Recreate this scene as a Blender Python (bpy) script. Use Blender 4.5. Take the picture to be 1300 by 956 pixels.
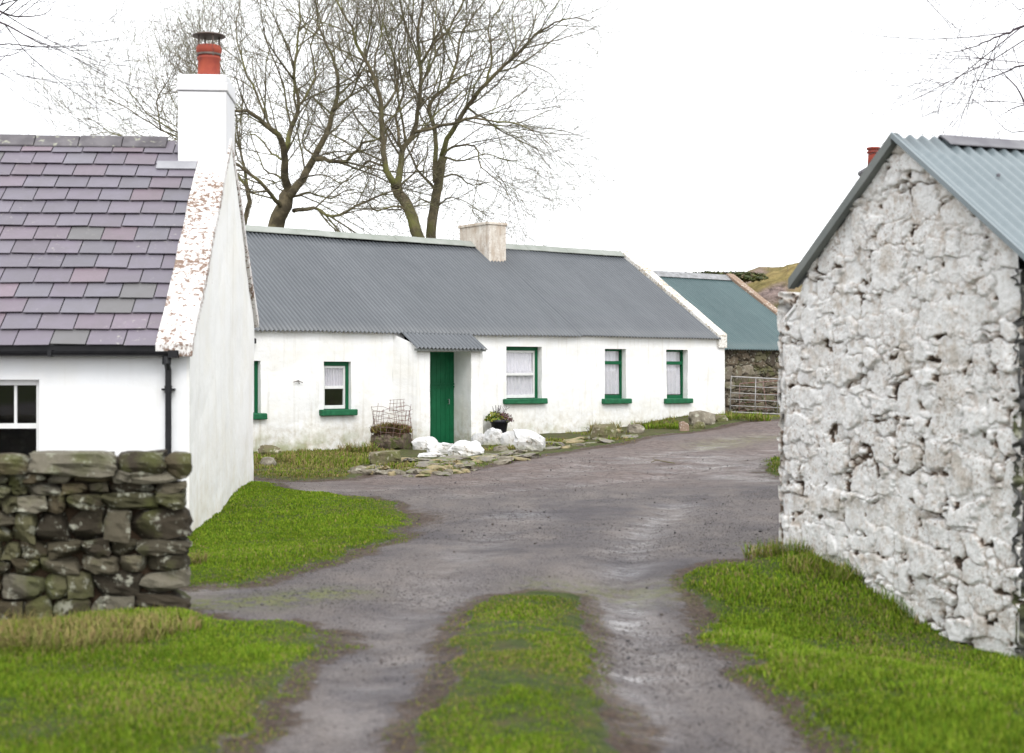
import bpy, math, random
import numpy as np
from mathutils import Vector, noise as mnoise
random.seed(7); RNG = np.random.default_rng(7)
S = bpy.context.scene
for o in list(bpy.data.objects): bpy.data.objects.remove(o)
R = math.radians
# ------------------------------------------------------------------ camera, sky, sun, exposure
CZ = 1.70; FPX = 1805.0; HX = 650.0; HY = 470.0          # eye height, focal length in photo px, horizon row
cd = bpy.data.cameras.new('camera'); cam = bpy.data.objects.new('camera', cd); S.collection.objects.link(cam)
cam.location = (0, 0, CZ); cam.rotation_euler = (R(90), 0, 0)
cd.sensor_width = 36; cd.lens = 50; cd.shift_y = -8.0/1300; cd.clip_end = 6000
cd.dof.use_dof = True; cd.dof.focus_distance = 30.0; cd.dof.aperture_fstop = 1.9
S.camera = cam
W = bpy.data.worlds.new('World'); S.world = W; W.use_nodes = True
wn = W.node_tree.nodes; wl = W.node_tree.links; wn.clear()
SUN_EL, SUN_AZ = 50, 164
sky = wn.new('ShaderNodeTexSky'); sky.sky_type = 'NISHITA'; sky.sun_disc = False
sky.sun_elevation = R(SUN_EL); sky.sun_rotation = R(SUN_AZ); sky.dust_density = 4; sky.ozone_density = 1
hs = wn.new('ShaderNodeHueSaturation'); hs.inputs['Saturation'].default_value = .12
cmix = wn.new('ShaderNodeMixRGB'); cmix.inputs[0].default_value = .72; cmix.inputs[2].default_value = (11.6, 11.8, 12.1, 1)   # even cloud cover over the sky
bg = wn.new('ShaderNodeBackground'); bg.inputs['Strength'].default_value = .14
wo = wn.new('ShaderNodeOutputWorld')
wl.new(sky.outputs[0], hs.inputs['Color']); wl.new(hs.outputs[0], cmix.inputs[1]); wl.new(cmix.outputs[0], bg.inputs[0]); wl.new(bg.outputs[0], wo.inputs[0])
sd = bpy.data.lights.new('sun', 'SUN'); sd.energy = 1.05; sd.angle = R(25); sd.color = (1, .97, .92)
sun = bpy.data.objects.new('sun', sd); S.collection.objects.link(sun)
az = R(SUN_AZ); el = R(SUN_EL)
to_sun = Vector((math.sin(az)*math.cos(el), math.cos(az)*math.cos(el), math.sin(el)))
sun.rotation_euler = to_sun.to_track_quat('Z', 'Y').to_euler()
S.view_settings.view_transform = 'Standard'; S.view_settings.look = 'None'; S.view_settings.gamma = 1
S.view_settings.use_curve_mapping = False; S.view_settings.exposure = 0.42

# ------------------------------------------------------------------ numeric helpers
def hashn(ix, iy, s):
    n = (ix*374761393 + iy*668265263 + s*974711) & 0xffffffff
    n = ((n ^ (n >> 13))*1274126177) & 0xffffffff
    return ((n ^ (n >> 16)) & 0xffff)/65535.0
def vnoise(x, y, s=0):
    x = np.asarray(x, float); y = np.asarray(y, float)
    ix = np.floor(x).astype(np.int64); iy = np.floor(y).astype(np.int64); fx = x-ix; fy = y-iy
    fx = fx*fx*(3-2*fx); fy = fy*fy*(3-2*fy)
    a = hashn(ix, iy, s); b = hashn(ix+1, iy, s); c = hashn(ix, iy+1, s); d = hashn(ix+1, iy+1, s)
    return (a+(b-a)*fx)*(1-fy)+(c+(d-c)*fx)*fy
def fbm(x, y, s=0, o=4):
    t = 0; a = .5; k = 1.0
    for i in range(o): t = t+a*(vnoise(np.asarray(x)*k, np.asarray(y)*k, s+i*17)-.5)*2; a *= .5; k *= 2.03
    return t
def sstep(a, b, x): t = np.clip((x-a)/(b-a), 0, 1); return t*t*(3-2*t)
CTRL = np.array([(-2.4,10.3,-.07),(-6,10,-.05),(-3.5,15.4,-.18),(-8,15,-.2),(-4,21.9,-.02),(0,0,0),(-5,0,0),(5,0,-.2),(0,8,0),(2.2,8,-.12),
 (2.5,13.4,0),(3.7,10.4,-.50),(4.4,10.0,-.6),(5.5,9,-.6),(0,14,-.02),(0,20,0),(-4.3,22.7,0),(-9,23,0),(.75,26.6,.13),(3.4,30.5,.34),(6.5,34.9,.5),(-5,27.2,.06),(-1.5,29.3,.08),(-1.2,29.8,.10),(.5,31.1,.25),
 (5.3,35.2,.60),(6,20,.05),(12,20,.1),(4,26,.15),(12,35,.7),(0,42,.6),(-10,40,.3),(20,60,1.2),(-20,60,.4),(20,10,-.4),(-15,5,0),(-18,25,0),(0,-30,0),(60,100,1.5),(-60,100,.5),(0,150,1),(100,0,0),(-100,0,0)])
def gz(X, Y):
    X = np.asarray(X, float); Y = np.asarray(Y, float); sh = X.shape; X = X.ravel(); Y = Y.ravel()
    num = np.zeros_like(X); den = np.zeros_like(X)
    for cx, cy, cz in CTRL:
        w = 1/((X-cx)**2+(Y-cy)**2+1.0)**1.6; num += w*cz; den += w
    return (num/den).reshape(sh)
def gz1(x, y): return float(gz(np.array([x]), np.array([y]))[0])
def unp(px, py):                                          # photo pixel on the ground -> world
    py = max(py, HY+12); Y = CZ*FPX/(py-HY)
    for _ in range(25): Y = .5*Y+.5*(CZ-gz1((px-HX)/FPX*Y, Y))*FPX/(py-HY)
    return ((px-HX)/FPX*Y, Y)
def at(px, py, Y): return Vector(((px-HX)/FPX*Y, Y, CZ+(HY-py)/FPX*Y))
def sdf(poly, X, Y):                                      # + inside
    P = np.array(poly); n = len(P); d = np.full(X.shape, 1e9); ins = np.zeros(X.shape, bool)
    for i in range(n):
        ax, ay = P[i]; bx, by = P[(i+1) % n]; ex, ey = bx-ax, by-ay; L = ex*ex+ey*ey+1e-12
        t = np.clip(((X-ax)*ex+(Y-ay)*ey)/L, 0, 1); d = np.minimum(d, (X-ax-t*ex)**2+(Y-ay-t*ey)**2)
        c = ((ay > Y) != (by > Y)); xi = ax+(Y-ay)/(by-ay+1e-12)*ex; ins ^= (c & (X < xi))
    return np.where(ins, 1, -1)*np.sqrt(d)

# ------------------------------------------------------------------ object helpers
def link(name, me, parent=None, mat=None, smooth=False):
    o = bpy.data.objects.new(name, me); S.collection.objects.link(o)
    if parent is not None: o.parent = parent
    if mat is not None: me.materials.append(mat)
    if smooth: me.polygons.foreach_set('use_smooth', [True]*len(me.polygons))
    return o
def tag(o, label=None, cat=None, group=None, kind=None):
    if label: o['label'] = label
    if cat: o['category'] = cat
    if group: o['group'] = group
    if kind: o['kind'] = kind
    return o
def empty(name, loc, rz=0, label=None, cat=None, group=None):
    o = bpy.data.objects.new(name, None); S.collection.objects.link(o); o.location = loc; o.rotation_euler = (0, 0, rz)
    o.empty_display_size = .2
    return tag(o, label, cat, group)
class MB:
    def __init__(s): s.v = []; s.f = []; s.c = []
    def add(s, vs, fs, col=None):
        b = len(s.v); s.v += [tuple(p) for p in vs]; s.f += [tuple(i+b for i in f) for f in fs]; s.c += [col if col is not None else (1, 1, 1)]*len(vs)
    def box(s, lo, hi, col=None, jit=0):
        (a, b, c), (d, e, f) = lo, hi
        vs = [(a,b,c),(d,b,c),(d,e,c),(a,e,c),(a,b,f),(d,b,f),(d,e,f),(a,e,f)]
        if jit: vs = [tuple(q+random.uniform(-jit, jit) for q in p) for p in vs]
        s.add(vs, [(0,3,2,1),(4,5,6,7),(0,1,5,4),(1,2,6,5),(2,3,7,6),(3,0,4,7)], col)
    def prism(s, prof, a, b, col=None):                   # prof: list of 3D pts at one end; a->b offset vectors
        n = len(prof); va = [Vector(p)+Vector(a) for p in prof]; vb = [Vector(p)+Vector(b) for p in prof]
        s.add(va+vb, [tuple(range(n-1, -1, -1)), tuple(range(n, 2*n))]+[(i, (i+1) % n, n+(i+1) % n, n+i) for i in range(n)], col)
    def tube(s, pts, rad, n=8, cap=True, col=None):
        pts = [Vector(p) for p in pts]
        if not hasattr(rad, '__len__'): rad = [rad]*len(pts)
        vs = []; m = len(pts); px = None
        for i, p in enumerate(pts):
            t = (pts[min(i+1, m-1)]-pts[max(i-1, 0)])
            if t.length < 1e-9: t = Vector((0, 0, 1))
            t.normalize()
            if px is None: px = t.cross(Vector((0.13, .21, 1)) if abs(t.z) < .9 else Vector((1, 0, 0))).normalized()
            else: px = (px-t*px.dot(t)).normalized()
            py = t.cross(px)
            for k in range(n):
                a = 2*math.pi*k/n; vs.append(p+(px*math.cos(a)+py*math.sin(a))*rad[i])
        fs = [(i*n+k, i*n+(k+1) % n, (i+1)*n+(k+1) % n, (i+1)*n+k) for i in range(m-1) for k in range(n)]
        if cap: fs += [tuple(range(n-1, -1, -1)), tuple((m-1)*n+k for k in range(n))]
        s.add(vs, fs, col)
    def lathe(s, prof, c=(0, 0, 0), n=24, col=None):      # prof [(r,z)]
        vs = [(c[0]+r*math.cos(2*math.pi*k/n), c[1]+r*math.sin(2*math.pi*k/n), c[2]+z) for r, z in prof for k in range(n)]
        m = len(prof); fs = [(i*n+k, i*n+(k+1) % n, (i+1)*n+(k+1) % n, (i+1)*n+k) for i in range(m-1) for k in range(n)]
        fs += [tuple(range(n-1, -1, -1)), tuple((m-1)*n+k for k in range(n))]
        s.add(vs, fs, col)
    def build(s, name, mat, parent=None, smooth=False, bevel=0, loc=None):
        me = bpy.data.meshes.new(name); me.from_pydata(s.v, [], s.f); me.update()
        if any(c != (1, 1, 1) for c in s.c[:50]+s.c[-50:]):
            a = me.color_attributes.new('col', 'FLOAT_COLOR', 'POINT'); a.data.foreach_set('color', [q for c in s.c for q in (*c, 1)])
        o = link(name, me, parent, mat, smooth)
        if loc is not None: o.location = loc
        if bevel:
            m = o.modifiers.new('bevel', 'BEVEL'); m.width = bevel; m.segments = 2; m.limit_method = 'ANGLE'
        return o
def mesh_np(name, V, F, mat, parent=None, attrs=None, smooth=False, cols=None):
    """V (n,3), F (m,k) arrays"""
    me = bpy.data.meshes.new(name); F = np.asarray(F); k = F.shape[1]
    me.vertices.add(len(V)); me.vertices.foreach_set('co', np.asarray(V, np.float32).ravel())
    me.loops.add(F.size); me.loops.foreach_set('vertex_index', F.ravel().astype(np.int32))
    me.polygons.add(len(F)); me.polygons.foreach_set('loop_start', np.arange(0, F.size, k, dtype=np.int32))
    if smooth: me.polygons.foreach_set('use_smooth', np.ones(len(F), bool))
    me.update(calc_edges=True)
    for n_, a in (attrs or {}).items():
        at_ = me.attributes.new(n_, 'FLOAT', 'POINT'); at_.data.foreach_set('value', np.asarray(a, np.float32).ravel())
    if cols is not None:
        at_ = me.color_attributes.new('col', 'FLOAT_COLOR', 'POINT')
        at_.data.foreach_set('color', np.hstack([cols, np.ones((len(cols), 1))]).astype(np.float32).ravel())
    return link(name, me, parent, mat)
def gridfaces(nu, nv):                                    # nu cols, nv rows, vertex index = j*nu+i
    i, j = np.meshgrid(np.arange(nu-1), np.arange(nv-1)); a = (j*nu+i).ravel()
    return np.stack([a, a+1, a+nu+1, a+nu], 1)

# ------------------------------------------------------------------ materials
class NT:
    def __init__(s, name):
        s.m = bpy.data.materials.new(name); s.m.use_nodes = True; s.n = s.m.node_tree.nodes; s.l = s.m.node_tree.links
        s.b = s.n['Principled BSDF']; s.tc = s.n.new('ShaderNodeTexCoord')
    def put(s, sock, v):
        if isinstance(v, bpy.types.NodeSocket): s.l.new(v, sock)
        elif isinstance(v, (tuple, list)) and len(v) == 3 and sock.type == 'RGBA': sock.default_value = (*v, 1)
        else: sock.default_value = v
    def noise(s, scale, detail=4, rough=.55, vec=None, dist=0):
        n = s.n.new('ShaderNodeTexNoise'); n.inputs['Scale'].default_value = scale; n.inputs['Detail'].default_value = detail
        n.inputs['Roughness'].default_value = rough; n.inputs['Distortion'].default_value = dist
        s.l.new(vec or s.tc.outputs['Object'], n.inputs['Vector']); return n.outputs['Fac']
    def map(s, scale=(1, 1, 1), rot=(0, 0, 0), vec=None):
        n = s.n.new('ShaderNodeMapping'); n.inputs['Scale'].default_value = scale; n.inputs['Rotation'].default_value = rot
        s.l.new(vec or s.tc.outputs['Object'], n.inputs['Vector']); return n.outputs[0]
    def ramp(s, v, a, b, lo=0., hi=1.):
        n = s.n.new('ShaderNodeMapRange'); n.inputs[1].default_value = a; n.inputs[2].default_value = b
        n.inputs[3].default_value = lo; n.inputs[4].default_value = hi; s.l.new(v, n.inputs[0]); return n.outputs[0]
    def mix(s, f, a, b, mode='MIX'):
        n = s.n.new('ShaderNodeMixRGB'); n.blend_type = mode; s.put(n.inputs[0], f); s.put(n.inputs[1], a); s.put(n.inputs[2], b); return n.outputs[0]
    def math(s, op, a, b=0., clamp=False):
        n = s.n.new('ShaderNodeMath'); n.operation = op; n.use_clamp = clamp; s.put(n.inputs[0], a); s.put(n.inputs[1], b); return n.outputs[0]
    def attr(s, name, color=False):
        n = s.n.new('ShaderNodeAttribute'); n.attribute_name = name; return n.outputs['Color' if color else 'Fac']
    def sep(s, i):
        n = s.n.new('ShaderNodeSeparateXYZ'); s.l.new(s.tc.outputs['Object'], n.inputs[0]); return n.outputs[i]
    def vor(s, scale, feat='DISTANCE_TO_EDGE', vec=None, rnd=1):
        n = s.n.new('ShaderNodeTexVoronoi'); n.feature = feat; n.inputs['Scale'].default_value = scale; n.inputs['Randomness'].default_value = rnd
        s.l.new(vec or s.tc.outputs['Object'], n.inputs['Vector']); return n
    def bump(s, h, st=.5, d=.02, prev=None):
        n = s.n.new('ShaderNodeBump'); n.inputs['Strength'].default_value = st; n.inputs['Distance'].default_value = d
        s.l.new(h, n.inputs['Height'])
        if prev is not None: s.l.new(prev, n.inputs['Normal'])
        return n.outputs[0]
    def done(s, col, rough=.8, normal=None, spec=.5, metal=0):
        s.put(s.b.inputs['Base Color'], col); s.put(s.b.inputs['Roughness'], rough); s.b.inputs['Specular IOR Level'].default_value = spec
        s.b.inputs['Metallic'].default_value = metal
        if normal is not None: s.l.new(normal, s.b.inputs['Normal'])
        return s.m
def speckled(name, a, b, scale=6, rough=.8, bump=.3, bd=.01, spec=.3, metal=0, lo=.35, hi=.65, c=None, cs=20, cl=.6, ch=.75):
    t = NT(name); n1 = t.noise(scale, 5); col = t.mix(t.ramp(n1, lo, hi), a, b)
    if c: col = t.mix(t.ramp(t.noise(cs, 4), cl, ch), col, c)
    n2 = t.noise(scale*6, 4); return t.done(col, rough, t.bump(n2, bump, bd), spec, metal)
def whitewash(name, base=(.84,.84,.835), stain=(.42,.36,.24), algae=(.30,.32,.16), lowz=.0, hiz=.9, chip=(.35,.27,.2), streak=.25, amt=1., bumpd=.02, chipth=.69):
    t = NT(name); z = t.sep(2)
    n1 = t.noise(1.3, 5); n2 = t.noise(7, 5, .65)
    col = t.mix(t.math('MULTIPLY', t.ramp(n1, .45, .7), .5*amt), base, tuple(q*k for q, k in zip(base, (.93, .90, .82))))
    sv = t.noise(1.0, 4, .6, t.map((9, 9, .5)))
    col = t.mix(t.math('MULTIPLY', t.ramp(sv, .55, .8), streak*amt), col, (.5, .46, .38))
    low = t.ramp(z, lowz, hiz, 1, 0); lw = t.math('MULTIPLY', low, t.ramp(n2, .35, .7))
    col = t.mix(t.math('MULTIPLY', t.math('POWER', lw, 1.3), .85*amt, True), col, stain)
    low2 = t.math('MULTIPLY', t.ramp(z, lowz, lowz+(hiz-lowz)*.45, 1, 0), t.ramp(t.noise(3, 5), .42, .6))
    col = t.mix(t.math('MULTIPLY', low2, .75*amt, True), col, algae)
    ch = t.ramp(t.noise(14, 6, .7), chipth, chipth+.05); reg = t.ramp(t.noise(1.1, 3), .45, .6)
    col = t.mix(t.math('MULTIPLY', ch, reg), col, chip)
    b1 = t.bump(t.noise(3.2, 4), .5, bumpd*2.2); b2 = t.bump(t.noise(28, 5, .7), .35, bumpd*.5, b1)
    return t.done(col, .9, b2, .2)
M = {}
M['wash'] = whitewash('whitewash', lowz=.1, hiz=1.15, streak=.4, amt=1.2)
M['wash_house'] = whitewash('whitewash_smooth', (.84,.85,.87), (.55,.48,.34), (.38,.36,.2), -.3, 1.1, streak=.15, bumpd=.008, chipth=.74)
M['wash_gable'] = whitewash('whitewash_gable', (.86,.86,.84), (.60,.52,.38), (.42,.38,.22), -.3, 1.6, (.30,.2,.12), .35, bumpd=.015, chipth=.66)
def coping_mat(name, th=.52, base=(.78,.76,.74), peel=(.22,.15,.115)):
    t = NT(name); n = t.noise(17, 7, .75); reg = t.noise(1.6, 3)
    f = t.ramp(t.math('ADD', n, t.math('MULTIPLY', reg, .35)), th+.17, th+.22)
    col = t.mix(f, base, peel); col = t.mix(t.ramp(t.noise(4, 4), .6, .8, 0, .4), col, (.42,.4,.3))
    return t.done(col, .9, t.bump(n, .6, .02), .2)
M['coping'] = coping_mat('peeling_paint')
M['coping_far'] = coping_mat('painted_coping', .50, (.76,.74,.70), (.42,.36,.28))
M['coping_brown'] = coping_mat('worn_coping', .40, (.55,.5,.44), (.27,.19,.14))
def chim_mat():
    t = NT('stained_limewash'); n = t.noise(5, 6, .7); st = t.noise(1.4, 5, .65, t.map((5, 5, 1)))
    col = t.mix(t.ramp(n, .35, .65), (.70,.66,.60), (.52,.45,.38)); col = t.mix(t.ramp(st, .45, .62, 0, .75), col, (.40,.31,.23)); col = t.mix(t.ramp(t.noise(19, 6, .75), .58, .64, 0, .8), col, (.26,.19,.15))
    return t.done(col, .95, t.bump(n, .6, .03), .15)
M['chim_old'] = chim_mat()
M['chim_white'] = whitewash('chimney_render', (.76,.76,.78), (.6,.55,.5), (.6,.58,.5), 2, 3, (.4,.38,.36), .3, .6, .006, .74)
def slates():
    t = NT('slate'); col = t.attr('col', True); n = t.noise(5, 6, .65); lich = t.noise(16, 6, .7)
    col = t.mix(t.ramp(n, .3, .7, 0, .35), col, (.14,.135,.13)); reg = t.ramp(t.noise(.9, 3), .5, .62)
    col = t.mix(t.math('MULTIPLY', t.ramp(lich, .6, .66), t.math('MULTIPLY', reg, .7)), col, (.42,.41,.36))
    return t.done(col, t.ramp(n, .3, .7, .38, .6), t.bump(t.noise(40, 4), .3, .004), .5)
M['slate'] = slates()
def tin(name, a, b, rough=.45, streaks=.5, speck=(.3,.3,.3), rust=None, per=.098):
    t = NT(name); st = t.noise(1.2, 5, .6, t.map((14, 1.2, 1.2))); n = t.noise(2.2, 4)
    col = t.mix(t.ramp(st, .3, .7, 0, streaks), a, b); col = t.mix(t.ramp(n, .4, .7, 0, .25), col, b)
    col = t.mix(t.ramp(t.noise(60, 3, .6), .68, .76, 0, .5), col, speck)
    if per:
        sheets = t.n.new('ShaderNodeTexWhiteNoise'); sheets.noise_dimensions = '1D'; t.l.new(t.math('FLOOR', t.math('MULTIPLY', t.sep(0), 1/(per*8))), sheets.inputs['W']); col = t.mix(t.ramp(sheets.outputs[0], 0, 1, 0, .35), col, t.mix(1., col, (.72,.73,.75), 'MULTIPLY'))
        wv = t.math('SINE', t.math('MULTIPLY', t.sep(0), 2*math.pi/per)); col = t.mix(t.ramp(wv, .3, -.9, 0, .62), col, t.mix(1., col, (.34,.36,.38), 'MULTIPLY'))   # valleys darkened: corrugation shade painted into the colour, with some grime
    if rust: col = t.mix(t.ramp(t.noise(5, 6, .7), .64, .72, 0, .8), col, rust)
    return t.done(col, rough, t.bump(t.noise(30, 3), .1, .003), .5)
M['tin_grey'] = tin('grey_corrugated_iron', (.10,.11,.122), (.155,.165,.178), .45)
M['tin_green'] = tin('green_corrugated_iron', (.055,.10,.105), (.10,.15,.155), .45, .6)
M['tin_blue'] = tin('pale_blue_corrugated_iron', (.15,.185,.20), (.205,.24,.255), .35, .5, (.4,.42,.42), None, 0)
M['cap_pale'] = speckled('ridge_flashing', (.235,.255,.225), (.31,.325,.30), 3, .6, .1, .003)
M['cap_dark'] = speckled('dark_ridge_flashing', (.11,.105,.12), (.20,.20,.21), 3, .5, .1, .003)
M['cap_lichen'] = speckled('lichened_ridge_tile', (.10,.092,.10), (.16,.15,.16), 4, .8, .4, .01, c=(.30,.30,.25), cs=9, cl=.57, ch=.66)
M['barge'] = speckled('barge_metal', (.13,.145,.14), (.18,.19,.18), 3, .6, .1, .003)
M['green'] = speckled('green_gloss_paint', (.002,.085,.032), (.004,.11,.042), 5, .5, .25, .004, .25)
M['green_sill'] = speckled('weathered_green_paint', (.004,.09,.035), (.015,.14,.06), 9, .6, .5, .01, c=(.02,.07,.03), cs=14)
M['white_paint'] = speckled('white_gloss_paint', (.76,.76,.76), (.7,.7,.69), 8, .45, .1, .003)
M['black'] = speckled('black_gutter_plastic', (.008,.008,.010), (.016,.016,.018), 6, .4, .05, .002, .3)
M['terracotta'] = speckled('terracotta', (.36,.075,.042), (.26,.05,.035), 6, .75, .3, .004, c=(.15,.05,.04), cs=12)
M['lead'] = speckled('zinc', (.35,.35,.36), (.2,.2,.2), 7, .4, .1, .003, .5, .6)
M['cowl'] = speckled('weathered_cowl_metal', (.09,.07,.06), (.16,.12,.10), 9, .5, .2, .003, .5, .5)
M['galv'] = speckled('galvanised_tube', (.36,.355,.35), (.26,.24,.23), 9, .5, .1, .002, .5, .4)
M['rustwire'] = speckled('rusty_wire', (.16,.07,.05), (.25,.2,.18), 12, .8, .1, .002)
M['curtain'] = speckled('net_curtain', (.74,.72,.77), (.66,.65,.71), 9, .95, .1, .002)
M['dark'] = speckled('dark_interior', (.02,.02,.022), (.03,.03,.03), 3, .9, .1, .002)
M['rockwhite'] = whitewash('white_painted_rock', (.66,.66,.67), (.42,.38,.31), (.36,.36,.22), -.16, .16, (.30,.26,.21), .35, 1.3, .04, .57)
M['rock'] = speckled('lichened_stone', (.13,.115,.085), (.27,.24,.19), 5, .9, .7, .02, .2, c=(.38,.37,.30), cs=9, cl=.58, ch=.68)
M['rockmoss'] = speckled('mossy_stone', (.16,.13,.09), (.11,.12,.04), 4, .9, .7, .02, .2, c=(.36,.33,.26), cs=9, cl=.58, ch=.66)
M['flag'] = speckled('flagstone', (.15,.135,.12), (.25,.22,.16), 6, .6, .5, .01, .4, c=(.10,.12,.03), cs=7, cl=.5, ch=.6)
M['flag_ochre'] = speckled('ochre_flagstone', (.30,.24,.13), (.2,.17,.1), 6, .7, .5, .01, .3, c=(.12,.13,.04), cs=7, cl=.52, ch=.62)
M['pot'] = speckled('black_plastic_pot', (.015,.017,.025), (.03,.03,.04), 6, .4, .1, .003)
M['soil'] = speckled('peaty_soil', (.045,.03,.02), (.08,.055,.035), 9, .95, .8, .02, .1)
def vcol(name, rough=.6, spec=.3, trans=0):
    t = NT(name); c = t.attr('col', True); 
    m = t.done(c, rough, None, spec)
    return m
M['leafcol'] = vcol('plant_leaves', .55)
M['grassblade'] = vcol('grass_blades', .85, .04)
def bark(name, a, b, c):
    t = NT(name); n = t.noise(3, 5, .6); col = t.mix(t.ramp(n, .35, .6), a, b); col = t.mix(t.ramp(t.noise(1.1, 3), .5, .65, 0, .7), col, c)
    return t.done(col, .9, t.bump(t.noise(18, 4), .6, .02), .2)
M['bark'] = bark('mossy_bark', (.20,.165,.10), (.08,.066,.045), (.20,.21,.06))
M['bark_thin'] = bark('twig_bark', (.19,.165,.11), (.13,.11,.08), (.20,.21,.08))
M['bark_far'] = bark('purple_twig_bark', (.09,.07,.085), (.07,.055,.06), (.07,.06,.06))
def glass():
    t = NT('window_glass'); tr = t.n.new('ShaderNodeBsdfTransparent'); gl = t.n.new('ShaderNodeBsdfGlossy'); gl.inputs['Roughness'].default_value = .02
    lw = t.n.new('ShaderNodeLayerWeight'); lw.inputs[0].default_value = .3; fr = t.n.new('ShaderNodeMath'); fr.operation = 'MULTIPLY_ADD'; fr.inputs[1].default_value = .35; fr.inputs[2].default_value = .03; t.l.new(lw.outputs['Facing'], fr.inputs[0]);  mx_ = t.n.new('ShaderNodeMixShader'); t.l.new(fr.outputs[0], mx_.inputs[0]); t.l.new(tr.outputs[0], mx_.inputs[1]); t.l.new(gl.outputs[0], mx_.inputs[2])
    t.l.new(mx_.outputs[0], t.n['Material Output'].inputs[0]); return t.m
M['glass'] = glass()
def stone_mat(name, white=False):
    t = NT(name); col = t.attr('col', True); n = t.noise(11, 6, .7); n2 = t.noise(3.5, 4)
    if white:
        dirt = t.attr('dirt')
        w = t.mix(t.ramp(n2, .4, .72, 0, .5), (.93,.925,.915), (.82,.80,.77)); w = t.mix(t.ramp(t.noise(7, 6, .75), .52, .62, 0, .65), w, (.60,.52,.45))
        reg = t.ramp(t.noise(1.5, 3), .40, .58); w = t.mix(t.math('MULTIPLY', t.ramp(t.noise(34, 5, .78), .545, .60, 0, .9), reg), w, (.34,.25,.19))
        st = t.noise(1.6, 4, .6, t.map((8, 8, 1.0))); w = t.mix(t.ramp(st, .5, .72, 0, .35), w, (.52,.50,.46)); w = t.mix(t.ramp(t.noise(2.2, 5, .7), .53, .63, 0, .55), w, (.50,.42,.33))
        d = t.math('ADD', dirt, t.ramp(n, .3, .7, -.18, .18)); dm = t.ramp(d, .32, .46)
        w = t.mix(t.math('MULTIPLY', t.ramp(d, .08, .3), .7), w, (.47,.38,.30))
        bare = t.mix(t.ramp(n, .4, .62), (.06,.045,.035), (.22,.16,.12))
        col = t.mix(dm, w, bare)
        return t.done(col, .9, t.bump(t.noise(42, 6, .8), .9, .02, t.bump(t.noise(11, 5, .7), .7, .05)), .15)
    col = t.mix(t.ramp(n, .35, .65, 0, .55), col, t.mix(.5, col, (.05,.045,.03), 'MIX'))
    col = t.mix(t.ramp(t.noise(9, 6, .7), .56, .62, 0, .7), col, (.38,.38,.31)); col = t.mix(t.ramp(t.noise(2.6, 4), .52, .66, 0, .6), col, (.09,.10,.03))
    return t.done(col, .9, t.bump(t.noise(24, 6, .75), .8, .02), .2)
M['stone'] = stone_mat('drystone'); M['stone_white'] = stone_mat('whitewashed_rubble', True)

# ------------------------------------------------------------------ ground zones (photo px outlines dropped onto the terrain)
U = lambda L: [unp(*p) for p in L]
GA = U([(-700,800),(-50,795),(60,786),(150,776),(240,776),(290,792),(380,793),(425,803),(418,820),(395,838),(350,870),(300,920),(270,980),(200,1200),(0,1600),(-1500,1600)])
GB = U([(150,742),(240,748),(325,742),(390,722),(455,704),(505,684),(522,668),(528,655),(500,643),(440,632),(380,625),(340,616),(300,612),(200,640)])
GC = U([(530,956),(556,880),(568,850),(585,815),(598,785),(625,762),(690,755),(740,760),(748,790),(757,830),(762,870),(775,930),(800,1100),(830,1600),(300,1600),(470,1100)])
GD = U([(1012,680),(985,704),(935,712),(890,728),(876,752),(880,785),(905,825),(950,862),(1000,905),(1050,960),(1150,1150),(1300,1600),(2600,1600),(2400,1000),(1500,850)])
GE = U([(60,608),(316,606),(380,612),(450,610),(478,600),(520,602),(565,601),(640,589),(700,576),(760,568),(810,560),(850,551),(915,543),(985,533),(1035,527)])+[(14, 42), (-16, 42), (-16, 24)]
GR = U([(985,582),(975,590),(972,600),(985,606),(1150,610),(1400,600),(1400,566),(1100,572)])
PATHL = [(-16, 11.2), (-16, 13.2), (-3, 12.9), (-2.3, 11.9), (-2.3, 11.0)]
def zones(X, Y):
    n = fbm(X*1.3, Y*1.3, 3, 3)*.28+fbm(X*6, Y*6, 9, 3)*.10
    d = {k: sdf(p, X, Y)+n*(1.0 if k != 'C' else .8) for k, p in (('A', GA), ('B', GB), ('C', GC), ('D', GD), ('E', GE), ('R', GR))}
    return d
def grassness(X, Y):
    d = zones(X, Y); g = np.maximum.reduce([d[k] for k in 'ABCDR']); g2 = np.maximum(g, d['E'])
    # open country outside the yard
    far = np.maximum.reduce([-14-X, X-(9+0*X), 3-Y-8, Y-44.0])
    rd = np.minimum(np.minimum(X+16, 12-X), 43-Y)
    return np.where(rd < 0, np.maximum(g2, -rd), g2), d
# terrain grid
def axis(fine, lo, hi, g=1.25):
    a = list(fine); st = a[-1]-a[-2]
    while a[-1] < hi: st *= g; a.append(a[-1]+st)
    st = a[1]-a[0]; b = []
    x = a[0]
    while x > lo: st *= g; x -= st; b.append(x)
    return np.array(b[::-1]+a)
xs = axis(np.arange(-6.5, 7.5, .055), -3000, 3000); ys = axis(np.concatenate([np.arange(5.2, 20, .055), np.arange(20, 38, .1)]), -3000, 3500)
GX, GY = np.meshgrid(xs, ys); GZ = gz(GX, GY)
gr, dz = grassness(GX, GY)
near = ((np.abs(GX) < 20) & (GY > 0) & (GY < 45)).astype(float)
ruts = np.zeros_like(GX)
def line_d(pts, X, Y):
    d = np.full(X.shape, 1e9)
    for (ax, ay), (bx, by) in zip(pts[:-1], pts[1:]):
        ex, ey = bx-ax, by-ay; t = np.clip(((X-ax)*ex+(Y-ay)*ey)/(ex*ex+ey*ey), 0, 1); d = np.minimum(d, np.hypot(X-ax-t*ex, Y-ay-t*ey))
    return d
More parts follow.
